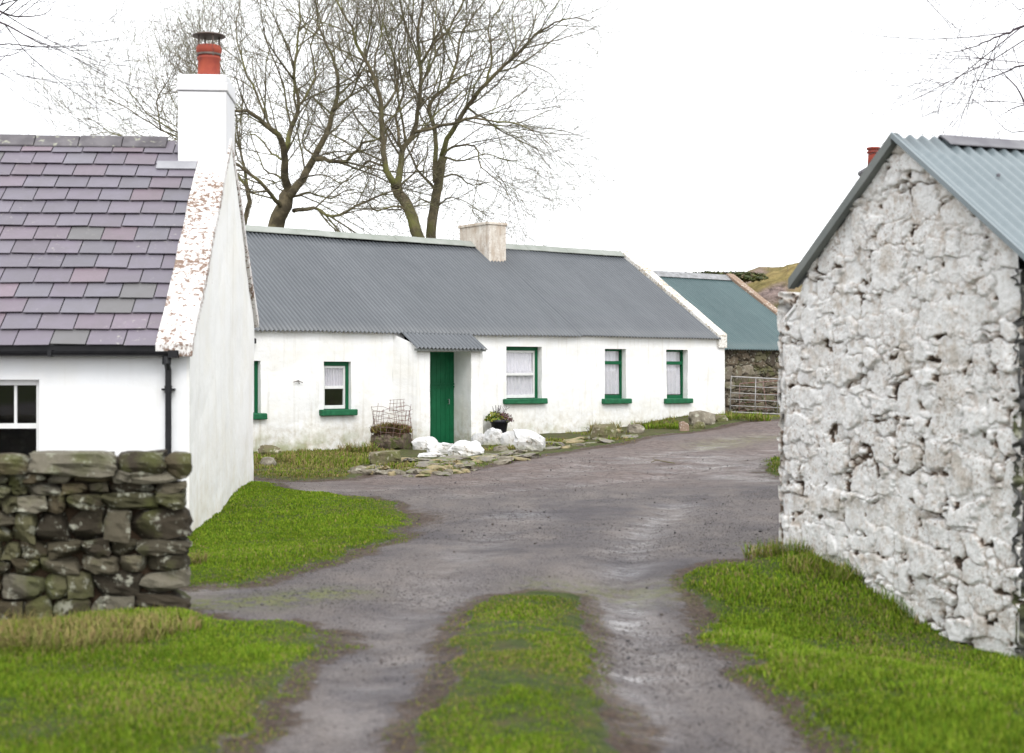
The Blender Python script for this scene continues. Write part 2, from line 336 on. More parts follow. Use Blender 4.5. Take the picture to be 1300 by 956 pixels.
RUT_R = U([(860,1300),(838,1000),(822,880),(800,800),(790,740),(800,690),(860,640)]); RUT_L = U([(330,1300),(430,1000),(470,880),(510,790),(560,730),(640,670)])
RUT_U = U([(1020,562),(980,572),(930,584),(880,594),(800,608),(690,618),(560,630)]); RUT_V = U([(1020,545),(940,556),(870,572),(800,584),(700,600),(560,618),(400,622)])
for L_, w_, h_ in ((RUT_R, .26, .045), (RUT_L, .3, .03), (RUT_U, .3, .04), (RUT_V, .35, .03)):
    ruts = np.maximum(ruts, np.exp(-(line_d(L_, GX, GY)/w_)**2)*h_/.045)
rel = fbm(GX*.9, GY*.9, 40, 4)*.03*near
grs = sstep(-.03, .10, gr)
GZ2 = GZ+rel+near*(grs*.035-.045*ruts*(1-grs)+fbm(GX*7, GY*7, 50, 3)*.010)
# raised lawn shoulders, higher bank before the cottage, tussocks at the barn foot
GZ2 += near*(sstep(0, .9, dz['E'])*.0+sstep(0, .8, dz['D'])*.03+sstep(0, .6, dz['C'])*.03+sstep(0, 1, dz['B'])*.05)
def gzt(X, Y):                                            # ground with its relief, for planting
    X = np.atleast_1d(np.asarray(X, float)); Y = np.atleast_1d(np.asarray(Y, float))
    g, d = grassness(X, Y); nr = ((np.abs(X) < 20) & (Y > 0) & (Y < 45)).astype(float)
    r_ = np.zeros_like(X)
    for L_, w_, h_ in ((RUT_R, .26, .045), (RUT_L, .3, .03), (RUT_U, .3, .04), (RUT_V, .35, .03)): r_ = np.maximum(r_, np.exp(-(line_d(L_, X, Y)/w_)**2)*h_/.045)
    gs = sstep(-.03, .10, g)
    z = gz(X, Y)+fbm(X*.9, Y*.9, 40, 4)*.03*nr+nr*(gs*.035-.045*r_*(1-gs)+fbm(X*7, Y*7, 50, 3)*.010)
    return z+nr*(sstep(0, .9, d['E'])*.0+sstep(0, .8, d['D'])*.03+sstep(0, .6, d['C'])*.03+sstep(0, 1, d['B'])*.05)
def gt1(x, y): return float(gzt(x, y)[0])
puds = U([(272,746),(930,588),(560,752),(955,606),(800,848),(650,655)])
pr = [.25,.9,.3,.5,.35,.4]
pud = np.zeros_like(GX)
for (cx, cy), r_ in zip(puds, pr): pud = np.maximum(pud, np.exp(-(((GX-cx)/r_)**2+((GY-cy)/(r_*1.4))**2)))
mud = sstep(-.34, -.02, gr)*(1-grs); tipx, tipy = unp(512, 660); mud = np.maximum(mud, np.exp(-((GX-tipx)/.55)**2-((GY-tipy)/1.0)**2)*(1-grs*.3))
upper = sstep(19.5, 23, GY+fbm(GX*.5, GY*.5, 61, 3)*2)      # browner yard track beyond the crossing
def ground_mat(name='lane_and_turf'):
    t = NT(name); V = t.tc.outputs['Object']
    g = t.attr('grass'); mudA = t.attr('mud'); wet = t.attr('wet'); up = t.attr('upper'); ear = t.attr('bank')
    f1 = t.noise(1.2, 5, .6); f2 = t.noise(9, 5, .7); f3 = t.noise(70, 4, .8); f4 = t.noise(26, 3, .7)
    grav = t.mix(t.ramp(f3, .42, .60), (.028,.024,.026), (.235,.205,.20)); grav = t.mix(t.ramp(t.noise(2.1, 5, .65, t.map((1, .45, 1))), .38, .66), grav, t.mix(.5, grav, (.25,.215,.19)))
    grav = t.mix(t.ramp(t.noise(.45, 5, .7), .46, .62, 0, .7), grav, (.06,.054,.064))
    br = t.mix(t.ramp(f2, .35, .65), (.070,.046,.038), (.205,.158,.142)); br = t.mix(t.ramp(f3, .5, .62, 0, .5), br, (.235,.195,.185))
    upf = t.math('MULTIPLY', up, t.ramp(t.noise(.9, 5, .65, t.map((.5, 1.6, 1))), .30, .55, .25, 1.))
    col = t.mix(upf, grav, br)
    mf = t.ramp(t.math('ADD', mudA, t.ramp(f2, .3, .7, -.35, .35)), .35, .7)
    mudc = t.mix(t.ramp(f4, .4, .6), (.038,.022,.014), (.095,.062,.042)); col = t.mix(mf, col, mudc)
    ms = t.math('MULTIPLY', t.attr('moss'), t.ramp(f2, .42, .55)); col = t.mix(ms, col, t.mix(t.ramp(f4, .4, .6), (.10,.13,.025), (.19,.19,.06)))
    w = t.math('MULTIPLY', wet, t.ramp(t.noise(2.6, 5, .65, t.map((.6, 1, 1))), .34, .62), True)
    col = t.mix(t.math('MULTIPLY', w, .45), col, t.mix(1., col, (.5,.48,.5), 'MULTIPLY'))
    gg = t.ramp(t.math('ADD', g, t.ramp(f4, .3, .7, -.3, .3)), .4, .62)
    turf = t.mix(t.ramp(f2, .35, .65), (.035,.055,.010), (.075,.10,.018)); turf = t.mix(t.ramp(t.noise(3.1, 4, .7), .5, .66, 0, .8), turf, (.11,.085,.035))
    bank = t.mix(t.ramp(f2, .4, .6), (.07,.05,.03), (.10,.105,.03)); turf = t.mix(t.math('MULTIPLY', ear, t.ramp(t.noise(1.7, 4), .35, .6, .3, 1)), turf, bank)
    col = t.mix(gg, col, turf)
    rg = t.math('SUBTRACT', .75, t.math('MULTIPLY', w, .55)); rg = t.math('ADD', rg, t.math('MULTIPLY', gg, .3), True)
    hb = t.math('MULTIPLY', t.math('SUBTRACT', 1., w), 1.)
    b = t.bump(t.math('MULTIPLY', f2, hb), .7, .045); b = t.bump(t.math('MULTIPLY', f3, hb), 1., .02, b); b = t.bump(t.math('MULTIPLY', f4, hb), .7, .03, b)
    return t.done(col, rg, b, t.math('MULTIPLY_ADD', w, .35) if False else .32)
MG = ground_mat()
wetv = np.clip(.2*near+.9*ruts+pud*1.3+.35*np.exp(-((GY-24)/4)**2)*upper, 0, 1)*(1-grs)
mossv = np.clip(np.exp(-(line_d(U([(240,768),(330,765),(425,752)]), GX, GY)/.28)**2)+np.exp(-(line_d(U([(700,745),(800,752),(860,748)]), GX, GY)/.3)**2)*.5+np.exp(-(line_d(U([(900,566),(985,553)]), GX, GY)/.5)**2)*.5, 0, 1)
F = gridfaces(len(xs), len(ys)); fg = gr.ravel()[F].max(1); isroad = (fg < -.02) & (GX.ravel()[F].min(1) > -16.5) & (GX.ravel()[F].max(1) < 12.5) & (GY.ravel()[F].max(1) < 43.5)
V = np.stack([GX.ravel(), GY.ravel(), GZ2.ravel()], 1)
AT = dict(grass=grs.ravel(), mud=mud.ravel(), wet=wetv.ravel(), upper=upper.ravel(), bank=(sstep(-.1, .3, dz['E'])*near).ravel(), moss=mossv.ravel())
def submesh(name, sel):
    f = F[sel]; u, inv = np.unique(f, return_inverse=True)
    o = mesh_np(name, V[u], inv.reshape(f.shape), MG, None, {k: a[u] for k, a in AT.items()}, True); o['kind'] = 'structure'; return o
submesh('road', isroad); submesh('ground', ~isroad)

# ------------------------------------------------------------------ hill far right
hx = np.linspace(-28, 60, 200); hy = np.linspace(48, 105, 120); HXg, HYg = np.meshgrid(hx, hy)
def hillz(x, y):
    h = 5.2*np.exp(-(((x-17)/7.5)**2)-((y-72)/11)**2)+4.6*np.exp(-(((x-4)/11)**2)-((y-72)/11)**2)+4.4*np.exp(-(((x-36)/14)**2)-((y-80)/14)**2)
    edge = sstep(48, 53, y)*sstep(105, 96, y)*sstep(-28, -20, x)*sstep(60, 50, x)
    rk = np.abs(fbm(x*.35, y*.35, 5, 4)); return .3+(h+fbm(x*.2, y*.2, 8, 4)*.9+rk*.9*np.exp(-((x-14)/4)**2))*edge-(1-edge)*.8
def hill_mat():
    t = NT('hill_heath'); f = t.noise(.35, 6, .65); f2 = t.noise(2, 6, .7)
    col = t.mix(t.ramp(f, .4, .62), (.10,.095,.03), (.30,.235,.10)); col = t.mix(t.ramp(f2, .45, .65, 0, .6), col, (.10,.07,.03))
    r = t.mix(t.ramp(f2, .4, .6), (.10,.075,.07), (.30,.23,.21)); col = t.mix(t.attr('rock'), col, r)
    return t.done(col, .95, t.bump(f2, 1., .3), .1)
hz = hillz(HXg, HYg); rock = sstep(.0, .25, fbm(HXg*.3, HYg*.6, 77, 3)+.5*np.exp(-((HXg-12.0)/1.8)**2)-.42)
rock = rock*sstep(4.0, 5.2, hz)
o = mesh_np('hill', np.stack([HXg.ravel(), HYg.ravel(), hz.ravel()], 1), gridfaces(200, 120), hill_mat(), None, dict(rock=rock.ravel()), True); o['kind'] = 'structure'

# ------------------------------------------------------------------ building helpers (local frame: u along the wall, v inwards, z up)
def frame(x, y, dx, dy): return (x, y, math.atan2(dy, dx))
def sheet_grid(P, nu, nv, th, name, mat, parent, attrs=None):  # P (nv,nu,3); closed thin sheet, th downward
    A = P.reshape(-1, 3); B = A-np.array([0, 0, th]); n = len(A); f = gridfaces(nu, nv)
    fs = [f, f[:, ::-1]+n]; idx = np.arange(n).reshape(nv, nu)
    for e in (idx[0], idx[:, -1], idx[-1][::-1], idx[:, 0][::-1]): fs.append(np.stack([e[:-1], e[:-1]+n, e[1:]+n, e[1:]], 1))
    return mesh_np(name, np.vstack([A, B]), np.vstack(fs), mat, parent)
def corrugated(name, mat, parent, u0, u1, v0, z0, v1, z1, period, amp, th=.004, lift=None, sag=0., seg=8):
    nu = int((u1-u0)/period*seg)+1; nv = 9
    u = np.linspace(u0, u1, nu); t = np.linspace(0, 1, nv); UU, TT = np.meshgrid(u, t)
    z = z0+(z1-z0)*TT+amp*np.sin(UU/period*2*math.pi)+sag*fbm(UU*.5, TT*1.5, 31, 3)
    if lift is not None: z = z+lift(UU, TT)
    return sheet_grid(np.stack([UU, v0+(v1-v0)*TT, z], 2), nu, nv, th, name, mat, parent)
def wall_face(mb, u0, u1, zb, zt, holes, vfun, step=.22, v0=0., depth=.35):
    """front wall with openings; holes (ua,ub,za,zb,reveal)"""
    us = sorted(set([u0, u1]+[h[i] for h in holes for i in (0, 1)])); zs = sorted(set([zb, zt]+[h[i] for h in holes for i in (2, 3)]))
    def sub(a):
        r = []
        for p, q in zip(a[:-1], a[1:]):
            n = max(1, int(math.ceil((q-p)/step))); r += [p+(q-p)*k/n for k in range(n)]
        return r+[a[-1]]
    us = sub(us); zs = sub(zs); nu = len(us); vs = [(u, vfun(u, z), z) for z in zs for u in us]; fs = []
    for j in range(len(zs)-1):
        for i in range(nu-1):
            cu = (us[i]+us[i+1])/2; cz = (zs[j]+zs[j+1])/2
            if not any(h[0] < cu < h[1] and h[2] < cz < h[3] for h in holes): fs.append((j*nu+i, j*nu+i+1, (j+1)*nu+i+1, (j+1)*nu+i))
    mb.add(vs, fs)
    for (a, b, c, d, r) in holes:
        hu = [u for u in us if a-1e-6 <= u <= b+1e-6]; hz_ = [z for z in zs if c-1e-6 <= z <= d+1e-6]
        for z, s in ((d, 1), (c, -1)):
            n = len(hu); v_ = [(u, vfun(u, z), z) for u in hu]+[(u, r+v0, z) for u in hu]
            mb.add(v_, [(i, i+1, n+i+1, n+i) if s > 0 else (i+1, i, n+i, n+i+1) for i in range(n-1)])
        for u, s in ((a, 1), (b, -1)):
            n = len(hz_); v_ = [(u, vfun(u, z), z) for z in hz_]+[(u, r+v0, z) for z in hz_]
            mb.add(v_, [(i, i+1, n+i+1, n+i) if s > 0 else (i+1, i, n+i, n+i+1) for i in range(n-1)])
def lump(a, s): return lambda u, z: a*mnoise.noise(Vector((u*1.1+s, z*1.3, s)))+a*.4*mnoise.noise(Vector((u*3.3+s, z*3.3, s)))
def coping_part(name, mat, parent, u0, u1, pts, th, below=.06):   # pts [(v,z)...] rake line
    nseg = 14; mb = MB(); P = []
    for (va, za), (vb, zb) in zip(pts[:-1], pts[1:]): P += [(va+(vb-va)*k/nseg, za+(zb-za)*k/nseg) for k in range(nseg)]
    P.append(pts[-1]); n = len(P); vs = []
    for i, (v, z) in enumerate(P):
        j = [random.uniform(-.008, .008) for _ in range(4)]
        vs += [(u0+j[0], v, z-below), (u1+j[1], v, z-below), (u1+j[1], v, z+th+j[2]), (u0+j[0], v, z+th+j[3])]
    fs = [(i*4+k, i*4+(k+1) % 4, i*4+4+(k+1) % 4, i*4+4+k) for i in range(n-1) for k in range(4)]+[(3, 2, 1, 0), tuple((n-1)*4+k for k in range(4))]
    mb.add(vs, fs); return mb.build(name, mat, parent, bevel=.012)
def curtain(parent, ua, ub, za, zb, v, amp=.026, n=70, waves=9, tie=0):
    u = np.linspace(ua, ub, n); z = np.linspace(za, zb, 8); UU, ZZ = np.meshgrid(u, z); fr = (UU-ua)/(ub-ua)
    vv = v+amp*np.sin(fr*waves*2*math.pi+1.2*np.sin(fr*5)+ZZ)*(.6+.4*(zb-ZZ)/(zb-za))
    P = np.stack([UU, vv, ZZ], 2); f = gridfaces(n, 8); A = P.reshape(-1, 3)
    return mesh_np('curtain', A, f, M['curtain'], parent, smooth=True)
def bar(mb, a, b, w, d, v): # axis-aligned bar in wall plane: a=(u,z) b=(u,z) w half width
    (ua, za), (ub, zb) = a, b
    if abs(ua-ub) < 1e-6: mb.box((ua-w, v, za), (ua+w, v+d, zb))
    else: mb.box((ua, v, za-w), (ub, v+d, za+w))

# ------------------------------------------------------------------ the long white cottage
CX, CY = -5.0, 27.3; CD = (.786, .618); CN = (-.618, .786)
def cu(px):                                               # photo column on the facade plane -> u
    k = (px-HX)/FPX; return (k*CY-CX)/(CD[0]-k*CD[1])
def cY(px): return CY+CD[1]*cu(px)
def cz(px, py): return CZ+(HY-py)/FPX*cY(px)
cot = empty('cottage', (CX, CY, 0), math.atan2(CD[1], CD[0]), 'long low whitewashed cottage with grey corrugated iron roof and green door', 'cottage')
UL, UR = -3.0, cu(920); ZE = 2.49; D2 = 3.54; ZR = 4.74
porch_a, porch_b = cu(512), cu(512)+2.15; pv = -.5
# front windows: (left px, right px, top, bottom, recess, type)
wins = [(308, 331, 458, 526, .13, 'sash'), (411, 446, 459, 521, .12, 'sash'), (643, 688, 440, 507, .17, 'sash'), (768, 795, 443, 507, .17, 'case'), (846, 873, 444, 507, .18, 'case')]
holes = []
for a, b, t_, b_, r_, ty in wins:
    uc = (cu(a)+cu(b))/2; pxc = (a+b)/2; holes.append((cu(a), cu(b), cz(pxc, b_), cz(pxc, t_), r_))
pd0 = cu(512)+.1; 
front = MB(); lf = lump(.03, 3.1)
pcl, pcr = None, None
# porch front plane in the same frame (v=pv)
def cup(px, v=pv):
    k = (px-HX)/FPX; x0, y0 = CX+CN[0]*v, CY+CN[1]*v; return (k*y0-x0)/(CD[0]-k*CD[1])
pa, pb = cup(529), cup(613); da, db = cup(546), cup(598); dtop = CZ+(HY-446)/FPX*(CY+CD[1]*da-.4)
ph = (da, db, .05, dtop, .14-pv)
wall_face(front, UL, pa+.03, -.5, ZE, [h for h in holes if h[1] < pa], lf)
wall_face(front, pb-.03, UR, -.5, ZE, [h for h in holes if h[0] > pb], lf)
lfp = lambda u, z: pv+lump(.02, 8)(u, z)
ptop = 2.215
wall_face(front, pa, pb, -.5, ptop, [ph], lfp, v0=pv)
# porch cheeks with rounded corner blend
for u, s in ((pa, -1), (pb, 1)):
    n = 14; zz = [-.5+(ptop+.5)*k/n for k in range(n+1)]
    vs = [(u, lfp(u, z), z) for z in zz]+[(u+s*(.26 if s < 0 else .04), lf(u+s*.04, z), z+.235*(z+.5)/(ptop+.5)) for k, z in enumerate(zz)]
    front.add(vs, [(k, k+1, n+k+2, n+k+1) if s > 0 else (k+1, k, n+k+1, n+k+2) for k in range(n)])
# back wall and gables
front.add([(UL, .02, -.5), (UL, 2*D2, -.5), (UL, 2*D2, ZE), (UL, D2, ZR-.05), (UL, .02, ZE)], [(0, 4, 3, 2, 1)])
front.add([(UR, .02, -.5), (UR, 2*D2, -.5), (UR, 2*D2, ZE), (UR, D2, ZR-.05), (UR, .02, ZE)], [(0, 1, 2, 3, 4)])
front.add([(UL, 2*D2, -.5), (UR, 2*D2, -.5), (UR, 2*D2, ZE), (UL, 2*D2, ZE)], [(0, 3, 2, 1)])
front.build('wall', M['wash'], cot, smooth=True).data.polygons.foreach_set('use_smooth', [False]*len(front.f))
inn = MB(); inn.box((UL+.4, 1.6, -.1), (UR-.4, 1.7, ZE)); inn.box((UL+.1, .2, -.3), (UR-.1, 6.8, .10)); inn.build('inner_wall', M['dark'], cot)
# roof
ov = .12; zs_ = (ZR-ZE)/D2; us_split = cu(735)
rise = lambda v: ZE+.05+zs_*v
def lift(UU, TT): return .02*sstep(us_split-.02, us_split, UU)*1+.015*np.sin(UU*.9)
U2 = UR-.25
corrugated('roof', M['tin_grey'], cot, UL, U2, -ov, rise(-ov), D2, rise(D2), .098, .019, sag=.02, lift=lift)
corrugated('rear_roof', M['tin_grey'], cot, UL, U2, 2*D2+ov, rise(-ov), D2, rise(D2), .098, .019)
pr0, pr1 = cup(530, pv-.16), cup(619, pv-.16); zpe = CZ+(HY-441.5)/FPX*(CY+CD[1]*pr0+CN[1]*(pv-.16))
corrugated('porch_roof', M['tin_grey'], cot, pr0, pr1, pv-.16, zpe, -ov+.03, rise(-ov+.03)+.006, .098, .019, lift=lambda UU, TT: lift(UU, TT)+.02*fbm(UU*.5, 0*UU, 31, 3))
mb = MB(); mb.box((pr0+.02, pv-.13, zpe-.06), (pr1-.02, pv-.02, zpe-.012)); mb.build('fascia', M['barge'], cot)
mb = MB()
for k in range(24):
    a = UL+(U2-UL)*k/24; b = UL+(U2-UL)*(k+1)/24+.02; h = .004*(k % 2)+.02; 
    zc = rise(D2)+.03+h+float(fbm(np.array([a*.5]), np.array([1.5]), 31, 3)[0])*.02
    mb.prism([(0, -.19, zc-.105), (0, 0, zc+.035), (0, .19, zc-.105), (0, .19, zc-.12), (0, -.19, zc-.12)], (a, D2, 0), (b, D2, 0))
mb.build('ridge_cap', M['cap_pale'], cot)
coping_part('coping', M['coping_far'], cot, UR-.27, UR+.03, [(-.06, rise(-.06)+.0), (D2, rise(D2)+.03), (2*D2, rise(0))], .09, .25)
# chimney: broad across the ridge
uc = cu(621)+.0
def ridgeu(px, v): k = (px-HX)/FPX; x0, y0 = CX+CN[0]*v, CY+CN[1]*v; return (k*y0-x0)/(CD[0]-k*CD[1])
cu0 = ridgeu(621, D2-.72); chm = MB()
topz = CZ+(HY-284)/FPX*(CY+CD[1]*cu0+CN[1]*(D2-.72))
chm.box((cu0, D2-.72, rise(D2)-.75), (cu0+.52, D2+.5, topz), jit=.012); chimney = chm.build('chimney', M['chim_old'], cot, bevel=.02)
mb = MB(); mb.box((cu0-.03, D2-.75, topz-.02), (cu0+.55, D2+.53, topz+.05), jit=.006); mb.build('chimney_cap', M['chim_old'], chimney, bevel=.01)
# door
dv = .14; dr = MB(); dw = (db-da)/9
for k in range(9):
    for za, zb_ in ((.12, dtop-.72), (dtop-.705, dtop)):
        dr.box((da+k*dw+.003, dv-.03, za), (da+(k+1)*dw-.003, dv+.02, zb_))
dr.box((da, dv-.012, .1), (db, dv+.02, dtop))
door = dr.build('door', M['green'], cot)
mb = MB(); mb.box((da, dv-.045, dtop-.76), (db, dv-.03, dtop-.715)); mb.box((da, dv-.045, dtop-.70), (db, dv-.03, dtop-.67)); mb.build('weather_rail', M['green'], door)
mb = MB(); mb.tube([(db-.16, dv-.03, .98), (db-.16, dv-.08, .98), (db-.16, dv-.08, 1.08), (db-.16, dv-.03, 1.08)], .009); mb.build('handle', M['lead'], door)
mb = MB(); mb.box((da+.02, pv+.05, -.1), (db-.02, dv+.1, .11)); mb.build('doorstep', M['flag'], cot)
# windows
def cot_window(h, ty, i):
    a, b, c, d, r = h; w = MB(); fw = .055
    if ty == 'sash':
        w.box((a, r-.02, c+.02), (a+fw, r+.06, d)); w.box((b-fw-.015, r-.02, c+.02), (b, r+.06, d)); w.box((a+fw, r-.02, d-fw-.03), (b-fw, r+.06, d))
    else:
        w.box((a, r-.02, c+.02), (a+.04, r+.06, d)); w.box((b-.035, r-.02, c+.02), (b, r+.06, d)); w.box((a+.04, r-.02, d-.05), (b-.035, r+.06, d)); w.box((a+.04, r-.02, c+.0), (b-.035, r+.06, c+.10))
        w.box((a+.04, r-.03, d-.36), (b-.035, r+.05, d-.28))
    win = w.build('window', M['green'], cot, bevel=.005)
    s = MB()
    if ty == 'sash':
        A, B, C_, D_ = a+fw, b-fw-.015, c+.03, d-fw-.03; m = (C_+D_)/2+.0
        s.box((A, r, C_), (A+.04, r+.05, D_)); s.box((B-.04, r, C_), (B, r+.05, D_)); s.box((A+.04, r, C_), (B-.04, r+.05, C_+.07)); s.box((A+.04, r, D_-.05), (B-.04, r+.05, D_)); s.box((A+.04, r-.008, m-.03), (B-.04, r+.045, m+.03))
        s.build('sash', M['white_paint'], win, bevel=.004); A += .04; B -= .04
    else: A, B, C_, D_ = a+.04, b-.035, c+.1, d-.05
    g = MB(); g.box((A, r+.022, C_), (B, r+.026, D_)); g.build('pane', M['glass'], win)
    curtain(win, A-.02, B+.02, C_+(.02 if i != 1 else (D_-C_)*.52), D_, r+.065, waves=8 if ty == 'sash' else 6)
    sl = MB(); e = .10; sl.box((a-e, -.10, c-.10), (b+e, r+.02, c+.02), jit=.006); sl.build('sill', M['green_sill'], win, bevel=.02)
for i, h in enumerate(holes): cot_window(h, wins[i][5], i)
mb = MB(); u_ = cu(377); z_ = cz(377, 485); mb.tube([(u_-.1, -.05, z_), (u_, -.05, z_+.02), (u_+.1, -.05, z_-.01)], .008); mb.tube([(u_, -.0, z_+.02), (u_, -.07, z_+.03), (u_+.01, -.07, z_-.04)], .009); mb.build('wall_hook', M['cowl'], cot)
mb = MB(); u_ = cu(322); z_ = cz(322, 433); mb.box((u_-.3, -.12, z_-.05), (u_, -.02, z_+.05)); mb.build('lamp_box', M['black'], cot, bevel=.01)

# ------------------------------------------------------------------ green-roofed outbuilding at the cottage's right end
def voro_wall(name, mat, parent, P0, du, dz, nu, nv, u_len, z_len, seedn, size, nrm, relief=.05, white=False, mask=None, seed=1, vfun=None):
    """rubble masonry: fine grid pushed in and out stone by stone. P(u,z)=(u, v, z) local"""
    rg = np.random.default_rng(seed)
    u = np.linspace(0, u_len, nu); z = np.linspace(0, z_len, nv); UU, ZZ = np.meshgrid(u, z); X = UU.ravel(); Z = ZZ.ravel()
    wx = X+fbm(X/size*1.6, Z/size*1.6, seed+5, 4)*size*.40; wz = Z+fbm(X/size*1.6+9, Z/size*1.6+4, seed+6, 4)*size*.32
    buf = np.zeros((20000, 4)); nb = 0; ar = (u_len+size)*(z_len+size)/(size*size)
    for rad, cnt in ((.62, 14*ar), (.46, 30*ar), (.33, 60*ar), (.21, 110*ar), (.13, 200*ar)):
        P0_ = rg.uniform([-size/2, -size/2], [u_len+size/2, z_len+size/2], (int(cnt), 2))
        for q in P0_:
            w = rad*size*rg.uniform(1.2, 2.9); h = rad*size*rg.uniform(.9, 2.3)
            if not white: w *= 1.25; h *= .8
            if nb:
                A_ = buf[:nb]; dx = np.abs(A_[:, 0]-q[0])/((A_[:, 2]+w)*.46); dy = np.abs(A_[:, 1]-q[1])/((A_[:, 3]+h)*.46)
                if (np.maximum(dx, dy) < 1).any(): continue
            buf[nb] = (q[0], q[1], w, h); nb += 1
    pts = buf[:nb].copy(); N = nb; f1 = np.full(X.shape, 1e9); f2 = np.full(X.shape, 1e9); idx = np.zeros(X.shape, int)
    jx = np.zeros(N); jz = np.zeros(N)
    for i in range(N):
        cx, cy, w, h = pts[i]; m = (np.abs(wx-cx) < w*.5+.12) & (np.abs(wz-cy) < h*.5+.12)
        if not m.any(): continue
        dx = np.abs(wx[m]-cx-jx[i])/(w/2); dy = np.abs(wz[m]-cy-jz[i])/(h/2); d = ((dx**4.5+dy**4.5)**(1/4.5)-1)*min(w, h)*.5
        a = f1[m]; b = f2[m]; ii = idx[m]; lt = d < a; b = np.where(lt, a, np.minimum(b, d)); a = np.where(lt, d, a); ii = np.where(lt, i, ii); f1[m] = a; f2[m] = b; idx[m] = ii
    f1 = np.minimum(f1, size*.3); f2 = np.minimum(f2, f1+size*.5)
    gap = np.minimum((f2-f1), np.maximum(-f1*2+.035, 0)); e = sstep(0, .035, gap)
    off = rg.uniform(-.45, .45, N)[idx]; tx = rg.uniform(-1, 1, N)[idx]; tz = rg.uniform(-1, 1, N)[idx]
    lx = X-pts[idx, 0]; lz = Z-pts[idx, 1]
    disp = relief*(e*(1+off*.7)+(lx*tx+lz*tz)/size*.28*e)-relief*.9+fbm(X*9, Z*9, seed+20, 4)*relief*.34+fbm(X*30, Z*30, seed+22, 3)*relief*.14
    hole = sstep(.010, .034, f1+fbm(X*14, Z*14, seed+33, 2)*.014)
    if white:                                              # limewash has filled most joints; only here and there a dark one stays open
        opn = sstep(.10, .36, fbm(X*3.1, Z*3.1, seed+41, 3)-.02)
        disp = relief*(.38*e*(1+off*.8)+.6*(off*e))-relief*.4+fbm(X*5, Z*5, seed+20, 5)*relief*.26+fbm(X*22, Z*22, seed+22, 3)*relief*.13-opn*(1-e)*relief*1.0
        hole = hole*sstep(-.15, .2, fbm(X*2.3, Z*2.3, seed+43, 3)); pk = sstep(.32, .46, fbm(X*9, Z*12, seed+45, 3))*(1-sstep(.0, .06, gap)); disp = disp-pk*relief*.8
    disp = disp-hole*relief*.6; dirt = np.clip((1-sstep(.0, .03, gap))*rg.uniform(.3, 1, N)[idx]*sstep(-.35, .25, fbm(X*1.6, Z*1.6, seed+30, 3)+.1)*.75+hole*.75, 0, 1.1)
    if white: dirt = .24*(1-sstep(.0, .03, gap))*sstep(-.3, .2, fbm(X*1.3, Z*1.3, seed+51, 3))+0*dirt; dirt = dirt+np.clip(opn*(1-sstep(.004, .022, gap))*rg.uniform(.2, 1, N)[idx]*.9+hole*.8+pk*.9, 0, 1)
    return X, Z, disp, dirt, idx, N, rg
gb = empty('outbuilding', (CX+UR*CD[0]+.45*CN[0], CY+UR*CD[1]+.45*CN[1], .3), math.atan2(CD[1], CD[0]), 'dark stone outbuilding with green corrugated iron roof at the far end of the cottage', 'outbuilding')
GL = 4.3; gz_e = 2.28-.3; gz_r = 4.37-.3; GW = 3.3
X, Z, dsp, dirt, idx, N, rg = voro_wall('w', None, None, 0, 0, 0, 260, 150, GL, 2.6, 0, .3, None, .06, seed=4)
pal = np.array([(.11,.085,.06), (.17,.14,.10), (.08,.065,.05), (.21,.18,.14), (.13,.12,.07)]); cc = pal[rg.integers(0, 5, N)]*rg.uniform(.7, 1.25, (N, 1))
cols = cc[idx]*(.35+.65*(1-dirt))[:, None]
wv = np.stack([X, -dsp, Z-.6], 1)
mesh_np('wall', wv, gridfaces(260, 150), M['stone'], gb, cols=cols, smooth=True)
mb = MB(); mb.add([(0, .06, -.6), (0, 2*GW, -.6), (0, 2*GW, gz_e), (0, GW, gz_r-.05), (0, .06, gz_e)], [(0, 4, 3, 2, 1)]); mb.add([(GL, .06, -.6), (GL, 2*GW, -.6), (GL, 2*GW, gz_e), (GL, GW, gz_r-.05), (GL, .06, gz_e)], [(0, 1, 2, 3, 4)])
mb.add([(0, 2*GW, -.6), (GL, 2*GW, -.6), (GL, 2*GW, gz_e), (0, 2*GW, gz_e)], [(0, 3, 2, 1)]); mb.build('rear_wall', M['rock'], gb)
gs = (gz_r-gz_e)/GW
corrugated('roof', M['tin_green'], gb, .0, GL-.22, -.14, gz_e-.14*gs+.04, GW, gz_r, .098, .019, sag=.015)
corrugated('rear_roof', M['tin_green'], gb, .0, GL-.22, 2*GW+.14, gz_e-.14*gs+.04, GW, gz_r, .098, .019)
mb = MB(); mb.prism([(0, -.22, gz_r-.10), (0, 0, gz_r+.07), (0, .22, gz_r-.10), (0, .2, gz_r-.12), (0, -.2, gz_r-.12)], (0, GW, 0), (GL-.2, GW, 0)); mb.build('ridge_cap', M['lead'], gb)
coping_part('coping', M['coping_brown'], gb, GL-.24, GL+.04, [(-.12, gz_e-.06), (GW, gz_r+.02), (2*GW, gz_e)], .09, .2)

